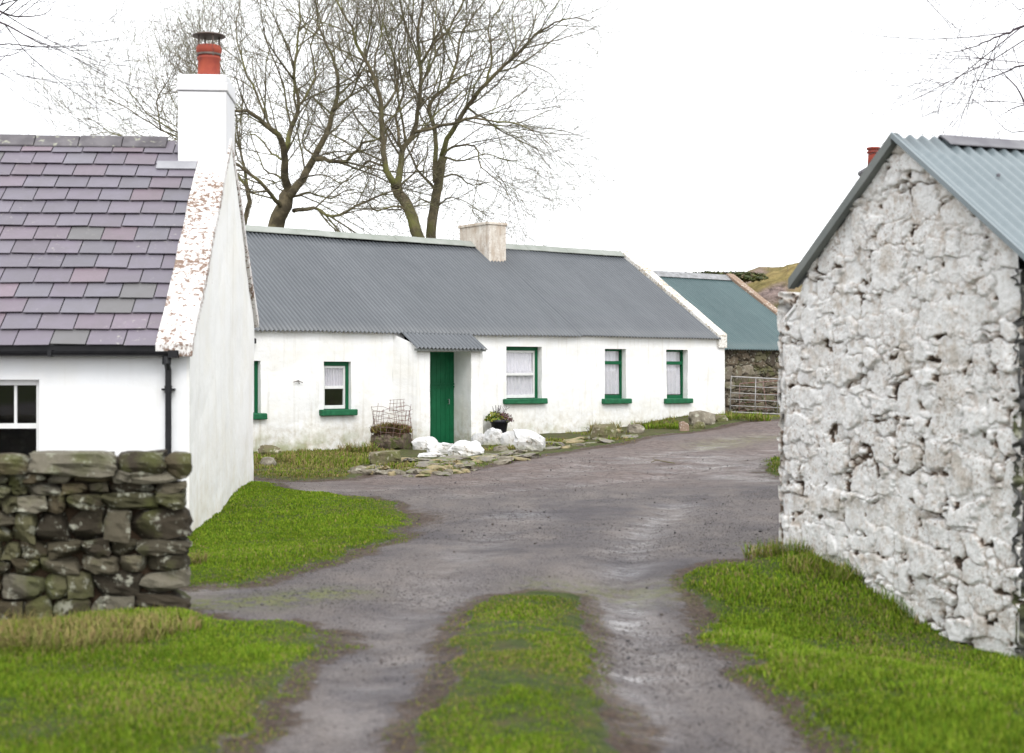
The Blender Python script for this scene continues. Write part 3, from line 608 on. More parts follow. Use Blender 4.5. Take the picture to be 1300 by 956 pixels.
# ------------------------------------------------------------------ slate-roofed white house on the left
HD = (.9975, .0707); HN = (-.0707, .9975); hX, hY = (237-650)/117.2, 15.4; HB = -.3
hs_ = empty('house', (hX, hY, HB), math.atan2(HD[1], HD[0]), 'white house with purple slate roof, tall white gable chimney and black gutter', 'house')
hW = 6.5; hz_e = CZ+.33-HB; hz_r = CZ+2.95-HB; hL = -9.0; hs = (hz_r-hz_e)/(hW/2)
wx1 = (50-HX)/FPX*15.3-hX; wx0 = wx1-.78; wzt = CZ+(HY-482)/FPX*15.35-HB; wzb = wzt-1.12
mb = MB(); hf = lump(.008, 5)
hole = (wx0, wx1, wzb, wzt, .10)
wall_face(mb, hL, 0, -.3, hz_e, [hole], hf, step=.3)
mb.add([(hL, 0, -.3), (hL, hW, -.3), (hL, hW, hz_e), (hL, hW/2, hz_r), (hL, 0, hz_e)], [(0, 4, 3, 2, 1)]); mb.add([(hL, hW, -.3), (0, hW, -.3), (0, hW, hz_e), (hL, hW, hz_e)], [(0, 3, 2, 1)])
mb.build('wall', M['wash_house'], hs_)
# gable face, slightly uneven
gb_ = MB(); nv_, nz_ = 40, 34; vs = []; zlev = []
be = .42                                                  # rear eave sits higher than the front one
for j in range(nz_+1):
    for i in range(nv_+1):
        v = hW*i/nv_; tp = hz_e+hs*v if v <= hW/2 else hz_r+(hz_e+be-hz_r)*(v-hW/2)/(hW/2)
        z = -.3+(tp+.3)*j/nz_; vs.append((.0+.03*mnoise.noise(Vector((v*.7, z*.7, 9)))+.012*mnoise.noise(Vector((v*3, z*3, 2)))+.05*math.sin(math.pi*v/hW)+.02, v, z))
gb_.add(vs, [(j*(nv_+1)+i, j*(nv_+1)+i+1, (j+1)*(nv_+1)+i+1, (j+1)*(nv_+1)+i) for j in range(nz_) for i in range(nv_)])
gb_.add([(0,-.0,-.3),(.03,0.0,-.3),(.03,0,hz_e),(0,0,hz_e)],[(0,1,2,3)])
gb_.build('gable_wall', M['wash_gable'], hs_, smooth=True)
# slates
sl = MB(); rows = 15; L_ = math.hypot(hW/2+.12, hs*(hW/2+.12)); ca = (hW/2+.12)/L_; sa = hs*ca; ga = L_/rows; sw = .385
palS = [(.155,.132,.168), (.148,.132,.165), (.165,.132,.165), (.142,.132,.160), (.180,.135,.165), (.150,.134,.168), (.152,.130,.163)]
for r_ in range(rows):
    s0 = r_*ga; off_ = (r_ % 2)*sw/2+random.uniform(-.02, .02); x = -.30+off_
    x = -.26
    first = True
    while x > hL:
        w_ = (sw*(.5 if (r_ % 2 and first) else 1))*random.uniform(.97, 1.03); first = False
        x0_ = x-w_+.013; dz1 = random.uniform(0, .006); t_ = .009; lo_ = s0-.01+random.uniform(-.012, .008); hi_ = s0+ga+.05
        def q(xx, s, h): return (xx, -.12+s*ca-h*sa, hz_e-.12*hs+s*sa+h*ca+.02)
        c = random.choice(palS); k = random.uniform(.90, 1.18); c = tuple(p*k for p in c)
        if random.random() < .04: c = (.135,.13,.135)
        tl = random.uniform(-.006, .006)
        sl.add([q(x0_, lo_+tl, .034+dz1), q(x, lo_-tl, .034+dz1), q(x, hi_, .004), q(x0_, hi_, .004), q(x0_, lo_+tl, .034+dz1-t_), q(x, lo_-tl, .034+dz1-t_), q(x, hi_, .0), q(x0_, hi_, .0)],
               [(0,1,2,3), (4,7,6,5), (0,4,5,1), (1,5,6,2), (3,7,4,0)], c)
        x -= w_
sl.build('roof', M['slate'], hs_)
mb = MB(); mb.add([(hL, -.1, hz_e-.1*hs), (-.05, -.1, hz_e-.1*hs), (-.05, hW/2, hz_r), (hL, hW/2, hz_r), (-.05, hW+.1, hz_e-.05), (hL, hW+.1, hz_e-.05)], [(0,1,2,3), (3,2,4,5)], (.03,.03,.032)); mb.build('roof_underlay', M['slate'], hs_)
mb = MB()
x = -.75
while x > hL:
    w_ = random.uniform(.54, .6); z_ = hz_r+.05+random.uniform(-.006, .006)
    mb.prism([(0, -.16, z_-.10), (0, -.02, z_+.055), (0, .02, z_+.055), (0, .16, z_-.10), (0, .14, z_-.13), (0, -.14, z_-.13)], (x-w_+.01, hW/2, 0), (x, hW/2, 0)); x -= w_
mb.build('ridge_tiles', M['cap_lichen'], hs_, bevel=.01)
coping_part('coping', M['coping'], hs_, -.30, .088, [(-.16, hz_e-.16*hs+.04), (hW/2, hz_r+.04), (hW, hz_e+be)], .05, .1)
# chimney
cw0 = -.55; chz0 = hz_r-.6; cht = CZ+3.79-HB
mb = MB(); mb.box((cw0, hW/2-.42, chz0), (.06, hW/2+.48, cht-.22)); ch = mb.build('chimney', M['chim_white'], hs_, bevel=.008)
mb = MB(); mb.box((cw0-.018, hW/2-.438, cht-.21), (.078, hW/2+.498, cht-.10)); mb.box((cw0-.006, hW/2-.426, cht-.10), (.066, hW/2+.486, cht)); mb.build('chimney_cap', M['chim_white'], ch, bevel=.012)
mb = MB(); pc = (cw0+.335, hW/2, cht); mb.lathe([(.155, -.02), (.155, .02), (.148, .06), (.140, .26), (.155, .28), (.155, .30), (.142, .31), (.145, .35), (.165, .38), (.165, .43), (.15, .455), (.12, .455), (.12, .3)], pc, 28)
mb.build('chimney_pot', M['terracotta'], ch, smooth=True)
mb = MB(); zt = cht+.60
mb.lathe([(.215, zt-.02), (.215, zt-.008), (.15, zt+.012), (.0, zt+.03)], (pc[0], pc[1], 0), 28)
for k in range(4):
    a = k*math.pi/2+.5; mb.box((pc[0]+.14*math.cos(a)-.012, pc[1]+.14*math.sin(a)-.006, cht+.30), (pc[0]+.14*math.cos(a)+.012, pc[1]+.14*math.sin(a)+.006, zt-.01))
mb.lathe([(.150, .325), (.160, .325), (.160, .35), (.150, .35)], pc, 24)
for k in range(22):
    a = k*2*math.pi/22; mb.tube([(pc[0]+.165*math.cos(a), pc[1]+.165*math.sin(a), cht+.42), (pc[0]+.172*math.cos(a), pc[1]+.172*math.sin(a), cht+.50)], .003, 4)
mb.build('cowl', M['cowl'], ch)
mb = MB(); q = lambda xx, s, h: (xx, -.12+s*ca-h*sa, hz_e-.12*hs+s*sa+h*ca+.02)
s_ = (hW/2-.42+.12)/ca; mb.add([q(-.80, s_-.17, .045), q(-.30, s_-.17, .045), q(-.30, s_+.0, .05), q(-.80, s_+.0, .05), q(-.80, s_-.17, .03), q(-.30, s_-.17, .03)], [(0,1,2,3), (0,4,5,1)]); mb.build('flashing', speckled('zinc_flashing', (.26,.26,.28), (.34,.34,.36), 4, .6, .1, .003), hs_)
# gutter and downpipe
mb = MB(); gy = -.17; gzv = hz_e-.12*hs-.03; n = 8
prof = [(0, gy+.055*math.cos(math.pi+math.pi*k/n), gzv+.055*math.sin(math.pi+math.pi*k/n)) for k in range(n+1)]+[(0, gy+.048*math.cos(2*math.pi-math.pi*k/n), gzv+.048*math.sin(2*math.pi-math.pi*k/n)) for k in range(n+1)]
mb.prism(prof, (hL, 0, 0), (-.05, 0, 0)); mb.box((hL, -.11, gzv-.05), (-.02, -.03, gzv+.06)); mb.box((-.16, gy-.06, gzv-.07), (-.06, gy+.06, gzv+.01)); mb.box((-1.42,gy-.06,gzv-.06),(-1.38,gy+.06,gzv+.01)); gut = mb.build('gutter', M['black'], hs_)
mb = MB(); pxx = -.185; mb.tube([(pxx, gy, gzv-.04), (pxx, gy+.02, gzv-.12), (pxx, -.06, gzv-.2), (pxx, -.06, -.1)], .034, 12); mb.tube([(pxx, gy, gzv-.14), (pxx, gy+.02, gzv-.05)], .048, 12); mb.box((pxx-.07, -.08, gzv-.42), (pxx+.07, -.0, gzv-.40)); mb.tube([(pxx, -.06, gzv-.45), (pxx, -.06, gzv-.37)], .041, 12); mb.build('downpipe', M['black'], hs_, smooth=False)
# window
a, b, c, d, r_ = hole; mb = MB(); mb.box((a, r_-.03, c), (a+.05, r_+.05, d)); mb.box((b-.05, r_-.03, c), (b, r_+.05, d)); mb.box((a+.05, r_-.03, d-.06), (b-.05, r_+.05, d)); mb.box((a+.05, r_-.03, c), (b-.05, r_+.05, c+.06))
wn_ = mb.build('window', M['white_paint'], hs_, bevel=.004)
mb = MB(); zm = d-.50; mb.box((a+.05, r_-.01, zm-.028), (b-.05, r_+.03, zm+.028)); mb.box((b-.29, r_-.005, zm+.028), (b-.262, r_+.025, d-.06)); mb.box((b-.55, r_-.005, zm+.028), (b-.522, r_+.025, d-.06)); mb.build('sash', M['white_paint'], wn_)
mb = MB(); mb.box((a+.05, r_+.012, c+.06), (b-.05, r_+.016, d-.06)); mb.build('pane', M['glass'], wn_)
mb = MB(); mb.box((a-.3, 1.0, c-.5), (b+.8, 1.05, d+.4)); mb.box((hL+.1, .1, -.1), (-.2, 6.2, .32)); mb.build('inner_wall', M['dark'], hs_)
mb = MB(); mb.box((a-.06, -.06, c-.07), (b+.06, r_, c)); mb.build('sill', M['white_paint'], wn_, bevel=.008)

# ------------------------------------------------------------------ whitewashed rubble barn on the right
bLx, bLy = 2.52, 13.45; bRx, bRy = 3.72, 10.35; bl = math.hypot(bRx-bLx, bRy-bLy); BD = ((bRx-bLx)/bl, (bRy-bLy)/bl); BN = (-BD[1], BD[0]); BZ = -.7
barn = empty('barn', (bLx, bLy, BZ), math.atan2(BD[1], BD[0]), 'rough whitewashed rubble stone barn gable with pale blue corrugated iron roof', 'barn')
bs = .711; bap = 1.84; bhw = 1.61; bzr = 3.617-.03-BZ; bze = bzr-bhw*bs; BL = 7.0; bl = 3.26
nu, nv = 420, 560; zl = bzr+.02
X, Z, dsp, dirt, idx, N, rg = voro_wall('b', None, None, 0, 0, 0, nu, nv, bl, zl, 0, .255, None, .050, white=True, seed=23)
top = bzr-bs*np.abs(X-bap)-.01
Zc = Z/zl*top                                              # squeeze columns under the rake? keep stones level instead:
Zc = np.minimum(Z, top)
jit = fbm(Z*3, Z*0+1, 3, 3)*.05
ed = sstep(0, .12, X)*sstep(0, .12, bl-X)
Xj = X+(1-sstep(0, .3, X))*jit*1.0; sh_ = .20*sstep(2.85, 3.0, Z+fbm(Z*4, Z*0, 6, 2)*.1); Xj = Xj+sh_*(1-sstep(0, .6, X))
vv = -dsp+(1-ed)*.03
vv = np.where(Z > top, .04, vv)
mesh_np('gable_wall', np.stack([Xj, vv, Zc], 1), gridfaces(nu, nv), M['stone_white'], barn, dict(dirt=dirt), True, cols=np.ones((len(X), 3)))
# right long wall (seen edge on past the corner) and rest of the shell
X2, Z2, d2, di2, *_ = voro_wall('b', None, None, 0, 0, 0, 240, 160, BL, bze, 0, .27, None, .07, seed=15)
mesh_np('side_wall', np.stack([bl+d2*1.0, X2, Z2], 1), gridfaces(240, 160), M['stone'], barn, None, True, cols=np.full((len(X2), 3), .07))  # dark tone paints in the shade on this side, along with mossy stone
mesh_np('side_wall', np.stack([-.0-d2*.6, X2, Z2], 1), gridfaces(240, 160)[:, ::-1], M['stone_white'], barn, dict(dirt=di2), True, cols=np.ones((len(X2), 3)))
mb = MB(); mb.add([(0, BL, 0), (bl, BL, 0), (bl, BL, bze), (bap, BL, bzr), (0, BL, bze)], [(0, 4, 3, 2, 1)]); mb.build('rear_wall', M['rock'], barn)
def barn_roof(u0, z0, u1, z1):
    per = .122; nu_ = int((BL+.2)/per*10)+1; v = np.linspace(-.05, BL+.1, nu_); t = np.linspace(0, 1, 7); VV, TT = np.meshgrid(v, t)
    ph_ = (VV/per) % 1; wv_ = .018*np.cos(2*math.pi*ph_)
    P = np.stack([u0+(u1-u0)*TT, VV, z0+(z1-z0)*TT+wv_+.05], 2)
    return P, nu_
P, nn = barn_roof(bap+bhw+.05, bze-.05*bs, bap, bzr); sheet_grid(P[:, ::-1], nn, 7, .006, 'roof', M['tin_blue'], barn)
P, nn = barn_roof(bap-bhw, bze, bap, bzr); sheet_grid(P, nn, 7, .006, 'rear_roof', M['tin_blue'], barn)
def rake(u0, z0, u1, z1, w, name, mat, dv0=-.15, dv1=-.115, up=.07):
    mb = MB(); dz_ = z1-z0; 
    mb.add([(u0, dv0, z0-w+up), (u1, dv0, z1-w+up), (u1, dv0, z1+up), (u0, dv0, z0+up), (u0, dv1, z0-w+up), (u1, dv1, z1-w+up), (u1, dv1, z1+up), (u0, dv1, z0+up)], [(0,1,2,3), (4,7,6,5), (3,2,6,7), (0,4,5,1), (0,3,7,4), (1,5,6,2)])
    return mb.build(name, mat, barn)
rake(bap-bhw+.05, bze+.035, bap, bzr, .095, 'barge_board', M['barge'], -.07, .0)
rake(bap, bzr, bap+bhw+.06, bze-.06*bs, .05, 'barge_board', M['tin_blue'], -.075, -.05, .075)
mb = MB()
mb.prism([(-.14, 0, bzr-.01), (.0, 0, bzr+.085), (.14, 0, bzr-.012), (.14, 0, bzr-.02), (0, 0, bzr+.07), (-.14, 0, bzr-.02)], (bap, .42, 0), (bap, BL+.1, 0)); mb.build('ridge_cap', M['cap_dark'], barn)
mb = MB()
for v, tt in ((.55, .35), (1.15, .45), (1.9, .4), (.25, .8), (1.0, .82)):
    u = bap+tt*bhw; z = bzr-tt*bhw*bs+.075; mb = MB(); mb.lathe([(.016, -.01), (.016, .012), (.006, .018)], (u, v, z), 8); mb.build('roof_bolt', M['cap_dark'], barn)

# ------------------------------------------------------------------ building behind the barn: only its chimney pot clears the barge board
bk = empty('rear_cottage', (4.85, 18.0, 0), 0, 'cottage hidden behind the barn, only its red chimney pot showing over the barge board', 'cottage')
mb = MB(); zr_ = CZ+2.2; ze_ = CZ+.5
mb.prism([(0, 0, -.4), (0, 4.4, -.4), (0, 4.4, ze_), (0, 2.2, zr_), (0, 0, ze_)], (0, 0, 0), (4.5, 0, 0)); mb.build('wall', M['wash'], bk)
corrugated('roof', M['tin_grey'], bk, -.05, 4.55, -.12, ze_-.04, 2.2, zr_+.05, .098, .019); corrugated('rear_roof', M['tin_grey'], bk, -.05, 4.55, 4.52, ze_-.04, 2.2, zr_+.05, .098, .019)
cpx = (1106-HX)/FPX*20.2-4.85; czt = CZ+(HY-214)/FPX*20.2
mb = MB(); mb.box((cpx-.10, 1.95, zr_-.5), (cpx+.3, 2.45, czt-.08)); mb.box((cpx-.13, 1.92, czt-.08), (cpx+.33, 2.48, czt)); c2 = mb.build('chimney', M['cap_dark'], bk, bevel=.03)
mb = MB(); mb.lathe([(.085, 0), (.075, .18), (.072, .22), (.09, .225), (.09, .245), (.075, .25), (.078, .27), (.095, .275), (.095, .30), (.07, .30)], (cpx+.03, 2.2, czt-.005), 20); mb.build('chimney_pot', M['terracotta'], c2, smooth=True)

# ------------------------------------------------------------------ stones
def stone_verts(sx, sy, sz, seed, n=3, rough=.16, boxy=.6, facets=9):
    import bmesh
    bm = bmesh.new(); bmesh.ops.create_cube(bm, size=2); bmesh.ops.subdivide_edges(bm, edges=bm.edges[:], cuts=n, use_grid_fill=True)
    vs = []; rf = random.Random(int(seed*1000)); pls = [(Vector((rf.gauss(0, 1), rf.gauss(0, 1), rf.gauss(0, .8))).normalized(), rf.uniform(.78, 1.02)*(1+.25*boxy)) for _ in range(facets)]
    for v in bm.verts:
        p = v.co.copy(); s = p.normalized()*1.18; q = p*boxy+s*(1-boxy)
        nn_ = 1+rough*mnoise.noise(q*1.3+Vector((seed*7.7, seed*3.1, 0)))+rough*.5*mnoise.noise(q*3.1+Vector((0, seed*5.3, seed)))
        q = q*nn_
        for pn, pd_ in pls:
            e_ = q.dot(pn)-pd_
            if e_ > 0: q = q-pn*e_
        q = q*(1+.035*mnoise.noise(q*6+Vector((seed, 0, 0)))); vs.append((q.x*sx/2, q.y*sy/2, q.z*sz/2))
    fs = [tuple(v.index for v in f.verts) for f in bm.faces]; bm.free(); return vs, fs
# drystone wall, bottom left
sc = 175.2; wY = 10.3; wxr = (238-HX)/FPX*wY; wd = (.975, .22)
sw_ = empty('stone_wall', (wxr, wY, -.12), math.atan2(wd[1], wd[0]), 'low drystone wall of mossy brown stones with flat coping stones, ending before the white house', 'wall')
mb = MB(); random.seed(21); WH = 1.09; z = -.12; pal2 = [(.075,.06,.036), (.115,.10,.07), (.04,.032,.022), (.085,.08,.042), (.16,.145,.11), (.055,.047,.03)]
occ = []
while z < WH-.015:
    h = random.choice([.06, .10, .17, .08, .21, .07, .12]); h = min(h, WH-z+.01); x = 0.0+random.uniform(-.02, .01)
    while x > -5.2:
        w = h*random.uniform(1.1, 3.2) if h < .12 else random.uniform(.12, .34)
        if x > -.3: w = random.uniform(.2, .42)
        if h > .12 and random.random() < .35:
            pieces = [(z, h*.5), (z+h*.5, h*.5)]
        else: pieces = [(z, h)]
        for zz, hh in pieces:
            sx = w*random.uniform(.98, 1.06); sy = random.uniform(.3, .42); sd_ = random.random()*99
            vs, fs = stone_verts(sx, sy, hh*1.04, sd_, 4, .22, .82); tl = random.uniform(-.12, .12); yo = random.uniform(-.02, .05)+sy/2
            c = random.choice(pal2); k = random.uniform(.6, 1.3); c = tuple(q*k for q in c)
            mb.add([(x-w/2+a*math.cos(tl)-cc_*math.sin(tl), b+yo-.01*zz, zz+hh/2+cc_*math.cos(tl)+a*math.sin(tl)) for a, b, cc_ in vs], fs, c)
        x -= w
    z += h
mb.build('stonework', M['stone'], sw_)
mb = MB(); mb.box((-5.2, .14, -.2), (-.12, .30, WH-.05), (.03,.025,.02)); mb.build('wall_core', M['soil'], sw_)
x = .03; k = 0
for w, h in [(.19, .20), (.34, .17), (.60, .16), (.34, .13), (.42, .15), (.5, .13), (.45, .18), (.6, .16), (.5, .18), (.45, .15), (.5, .17)]:
    m2 = MB(); vs, fs = stone_verts(w*1.02, .5, h, k*3.3+1, 4, .2, .8); c = pal2[(k*2) % 6]
    droop = -.02*max(0, -x-.8); m2.add([(a, b, cc_) for a, b, cc_ in vs], fs, c); m2.build('coping_stone', M['stone'], sw_, loc=(x-w/2, .19, WH+.135-h/2+droop)); x -= w; k += 1

def rock(name, px0, px1, pyt, pyb, mat, label, cat='rock', group=None, seed=0, depth=None, boxy=.45, rough=.22, rz=0):
    cx = (px0+px1)/2; X_, Y_ = unp(cx, pyb); zg = gt1(X_, Y_); s = FPX/Y_
    w = (px1-px0)/s; h = (pyb-pyt)/s; d = depth or w*.8
    Y2 = Y_+d*.3; X2_ = (cx-HX)/FPX*Y2; mb = MB(); vs, fs = stone_verts(w*1.05, d, h*1.18, seed+.37, 6, rough, boxy, 14); mb.add(vs, fs)
    o = mb.build(name, mat, None, smooth=False); o.location = (X2_, Y2, CZ+(HY-(pyt+pyb)/2)/s-.02); o.rotation_euler = (0, 0, rz)
    tag(o, label, cat, group); return o
G1 = 'white painted rocks in front of the porch'
for i, (a, b, t_, c, lb) in enumerate([(525,556,557,574,'rounded white painted rock, leftmost, below the green door'), (543,574,563,578,'flat white painted rock lying second from left under the door'), (572,611,562,583,'long low sloping white painted rock right of the green door foot'),
    (599,616,551,567,'small white rock at the porch corner behind the long sloping rock'), (616,638,546,567,'upright white painted rock directly below the black flower pot'), (637,656,549,570,'white painted rock between the flower pot and the big block'), (654,689,548,575,'large blocky white painted rock, rightmost of the row'), (532,563,575,582,'thin flat pale slab in front of the leftmost white rocks')]):
    rock('rock', a, b, t_, c, M['rockwhite'], lb, 'rock', G1, i*1.7, boxy=.6, rough=.35, rz=.3*math.sin(i*2))
rock('rock', 330, 356, 566, 582, M['rockmoss'], 'mossy round stone in the grass bank beside the white house corner', seed=5)
rock('rock', 331, 350, 581, 594, M['rock'], 'small brown stone in the grass below the mossy one', seed=6)
rock('stone_block', 470, 508, 573, 591, M['rockmoss'], 'squared brown stone block lying in front of the stone planter', 'stone', seed=8, boxy=.92, rough=.06, rz=.2)
rock('rock', 752, 783, 539, 559, M['rockmoss'], 'rounded stone in dry grass beside the track, below the third window', seed=9)
rock('rock', 797, 817, 539, 552, M['rock'], 'grey stone slab in the bank between the two narrow windows', seed=10, boxy=.7)
rock('rock', 876, 907, 523, 540, M['rock'], 'large lichened boulder at the right end of the cottage front', seed=12)
rock('rock', 880, 895, 536, 546, M['rockmoss'], 'small brown stone under the large lichened boulder', seed=13)
rock('rock', 863, 874, 536, 549, M['coping_brown'], 'narrow pinkish stone leaning in the mossy bank', seed=14, boxy=.7)
rock('rock', 908, 922, 527, 537, M['rockmoss'], 'brown stone at the foot of the cottage corner by the gate', seed=15)
rock('rock', 627, 645, 566, 575, M['rock'], 'small dark stone between the white rocks below the flower pot', seed=17)
# flat stones edging the forecourt
random.seed(5)
def flags(pts, n, sp, group, label, wr=(.12, .36), mats=('flag', 'flag_ochre', 'rock')):
    for i in range(n):
        t = i/(n-1)*(len(pts)-1); k = min(int(t), len(pts)-2); f = t-k; px = pts[k][0]*(1-f)+pts[k+1][0]*f+random.uniform(-3, 3); py = pts[k][1]*(1-f)+pts[k+1][1]*f+random.uniform(-sp, sp)
        X_, Y_ = unp(px, py); w = random.uniform(*wr); mb = MB(); vs, fs = stone_verts(w, w*random.uniform(.55, 1), random.uniform(.06, .12), i*2.3+len(group), 4, .5, .6, 16); mb.add(vs, fs)
        o = mb.build('edging_stone' if 'edg' in group else 'flagstone', M[random.choice(mats)], None); o.location = (X_, Y_, gt1(X_, Y_)+random.uniform(-.02, .02)); o.rotation_euler = (random.uniform(-.16, .16), random.uniform(-.16, .16), random.uniform(0, 3)); tag(o, label, 'stone', group)
flags([(452,600),(480,598),(520,602),(565,601),(600,596)], 46, 3.8, 'flat stones edging the forecourt', 'small flat stone in the loose edging between forecourt and track')
flags([(515,588),(560,592),(600,589),(640,584)], 24, 5, 'flagstones of the forecourt', 'mossy flat flagstone set in the forecourt before the porch', (.25, .55))
flags([(640,584),(690,572),(745,560),(800,552)], 26, 7, 'mossy flagstones below the right windows', 'mossy flagstone in the bank below the right hand windows', (.2, .5))

# ------------------------------------------------------------------ gates
def tgate(name, label, xa, ya, Y0, Y1, px_a, px_b, ytl, ytr, ybl, ybr, bars, vert, mat, rr=.019, lean=.12, group=None):
    A = at(px_a, ybl, Y0); B = at(px_b, ybr, Y1); At = at(px_a+1, ytl, Y0+lean); Bt = at(px_b+1, ytr, Y1+lean)
    o = empty(name, A, 0, label, 'gate', group); L0 = lambda p: p-A
    f = MB(); f.tube([L0(A), L0(At), L0(Bt), L0(B), L0(A)], rr, 8); f.build('gate_frame', mat, o, smooth=True)
    for t in bars:
        m = MB(); m.tube([L0(A.lerp(At, t)), L0(B.lerp(Bt, t))], rr*.62, 7); m.build('bar', mat, o, smooth=True)
    for t, t2 in vert:
        m = MB(); m.tube([L0(A.lerp(B, t)), L0(At.lerp(Bt, t2))], rr*.8, 7); m.build('upright', mat, o, smooth=True)
    return o
tgate('field_gate', 'galvanised tubular field gate standing in front, with level top rail, against the dark stone outbuilding', 0, 0, 35.3, 36.6, 927, 1040, 478, 484, 523, 528, (.18, .36, .54, .74), ((.27, .27), (.52, .52), (.8, .8)), M['galv'])
tgate('field_gate', 'second tubular gate leaning crooked behind the first, its uprights slanting', 0, 0, 35.9, 36.9, 938, 1045, 487, 479, 530, 521, (.2, .42, .62, .82), ((.0, .0), (.33, .27), (.62, .56)), M['rustwire'], .017, .3)

# ------------------------------------------------------------------ foliage tools
def blades(name, pts, h, w, cols, lean=.35, parent=None, mat=None, seed=1, base=None, up=1.):
    """pts (n,3), h (n), w (n), cols (n,3): one bent two-segment blade each"""
    n = len(pts); rg = np.random.default_rng(seed); a = rg.uniform(0, 2*math.pi, n); la = rg.normal(0, lean, n); lb = rg.uniform(0, 2*math.pi, n)
    sx = np.cos(a)*w/2; sy = np.sin(a)*w/2; lx = np.cos(lb)*np.abs(la); ly = np.sin(lb)*np.abs(la)
    p = pts; z = np.zeros(n)
    b0 = p+np.stack([-sx, -sy, z-.01], 1); b1 = p+np.stack([sx, sy, z-.01], 1)
    m = p+np.stack([lx*h*.35, ly*h*.35, h*.55*up], 1); m0 = m+np.stack([-sx*.8, -sy*.8, z], 1); m1 = m+np.stack([sx*.8, sy*.8, z], 1)
    t = p+np.stack([lx*h, ly*h, h*np.clip(1-np.abs(la)*.45, .3, 1)*up], 1)
    V_ = np.stack([b0, b1, m1, m0, t], 1).reshape(-1, 3); k = np.arange(n)*5
    Fq = np.concatenate([np.stack([k, k+1, k+2], 1), np.stack([k, k+2, k+3], 1), np.stack([k+3, k+2, k+4], 1)])
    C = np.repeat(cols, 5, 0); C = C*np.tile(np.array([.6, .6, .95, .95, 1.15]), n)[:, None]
    return mesh_np(name, V_, Fq, mat or M['grassblade'], parent, cols=C)
GREEN = np.array([(.120,.205,.014), (.150,.24,.018), (.075,.145,.014), (.205,.275,.028), (.135,.18,.018)]); DRY = np.array([(.30,.24,.10), (.24,.18,.08), (.20,.21,.06)])
def lawn(key, poly, xr, yr, dens, hmin, hmax, dry, seed, thresh=.0, yexp=1.3, wid=.007, extra=None):
    rg = np.random.default_rng(seed); A = (xr[1]-xr[0])*(yr[1]-yr[0]); n = int(A*dens); X_ = rg.uniform(*xr, n); Y_ = rg.uniform(*yr, n)
    ok = (np.abs(X_) < (Y_*650/FPX*1.08+.3)) & (rg.random(n) < (7/np.maximum(Y_, 7))**yexp)
    X_, Y_ = X_[ok], Y_[ok]; g, d = grassness(X_, Y_); s = d[key] if key != 'far' else g
    cl = fbm(X_*2.2, Y_*2.2, seed+3, 3); ok = (s > thresh-.16) & (rg.random(len(X_)) < sstep(-.20, .30, s+.16*fbm(X_*4.5, Y_*4.5, seed+21, 3)))
    if key in 'CDA': ok &= (rg.random(len(X_)) < .80+cl*(1.6 if key == 'C' else 1.0))
    if extra is not None: ok &= extra(X_, Y_)
    X_, Y_, s, cl = X_[ok], Y_[ok], s[ok], cl[ok]; m = len(X_); z = gzt(X_, Y_)
    h = (hmin+(hmax-hmin)*rg.random(m)**1.6)*np.clip(.8+cl*1.0, .45, 1.6)*(.35+.65*sstep(-.1, .4, s)); w = wid*(Y_/8)**.75*rg.uniform(.7, 1.3, m)
    pd = np.clip(dry+fbm(X_*1.1, Y_*1.1, seed+8, 3)*.35-.12*sstep(0, .4, s)+.08, 0.02, .9); isd = rg.random(m) < pd
    c = np.where(isd[:, None], DRY[rg.integers(0, 3, m)], GREEN[rg.integers(0, 5, m)])*rg.uniform(.8, 1.2, (m, 1))*(1+.35*fbm(X_*.8, Y_*.8, seed+12, 3))[:, None]
    return np.stack([X_, Y_, z], 1), h, w, c
inside_house = lambda X_, Y_: ~((X_ < hX+(Y_-hY)*(-.0709)+.02) & (Y_ > hY-.02) & (Y_ < hY+hW+.2))
def merge(name, parts, label, cat, seed=1, lean=.35):
    o = blades(name, np.vstack([p[0] for p in parts]), np.concatenate([p[1] for p in parts]), np.concatenate([p[2] for p in parts]), np.vstack([p[3] for p in parts]), lean, seed=seed)
    tag(o, label, cat, kind='stuff'); return o
def mx(poly, pad=.1): a = np.array(poly); return (a[:, 0].min()-pad, a[:, 0].max()+pad), (a[:, 1].min()-pad, a[:, 1].max()+pad)
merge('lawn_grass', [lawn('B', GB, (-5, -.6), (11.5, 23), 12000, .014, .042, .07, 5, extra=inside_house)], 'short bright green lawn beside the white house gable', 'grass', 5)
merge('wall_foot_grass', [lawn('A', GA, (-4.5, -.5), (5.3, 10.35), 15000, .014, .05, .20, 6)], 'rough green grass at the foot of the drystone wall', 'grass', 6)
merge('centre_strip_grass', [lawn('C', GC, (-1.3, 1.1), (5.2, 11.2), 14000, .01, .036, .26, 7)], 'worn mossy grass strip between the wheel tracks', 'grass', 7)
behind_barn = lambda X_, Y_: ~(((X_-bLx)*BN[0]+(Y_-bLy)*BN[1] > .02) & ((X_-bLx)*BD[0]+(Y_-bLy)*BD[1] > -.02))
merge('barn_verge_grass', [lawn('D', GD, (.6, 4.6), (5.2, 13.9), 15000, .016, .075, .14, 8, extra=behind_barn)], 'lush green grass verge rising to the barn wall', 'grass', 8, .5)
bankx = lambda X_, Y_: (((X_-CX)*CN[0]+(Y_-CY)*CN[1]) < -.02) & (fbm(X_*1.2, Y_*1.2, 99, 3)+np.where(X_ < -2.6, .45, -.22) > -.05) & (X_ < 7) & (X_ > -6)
merge('bank_grass', [lawn('E', GE, (-6, 7), (21.5, 37), 1500, .02, .09, .68, 9, yexp=.3, wid=.006, extra=bankx), lawn('R', GR, (4, 7), (20, 28), 900, .05, .12, .3, 10, yexp=.2, wid=.006)], 'yellowing tufts and moss on the bank along the cottage foot', 'grass', 9, .6)
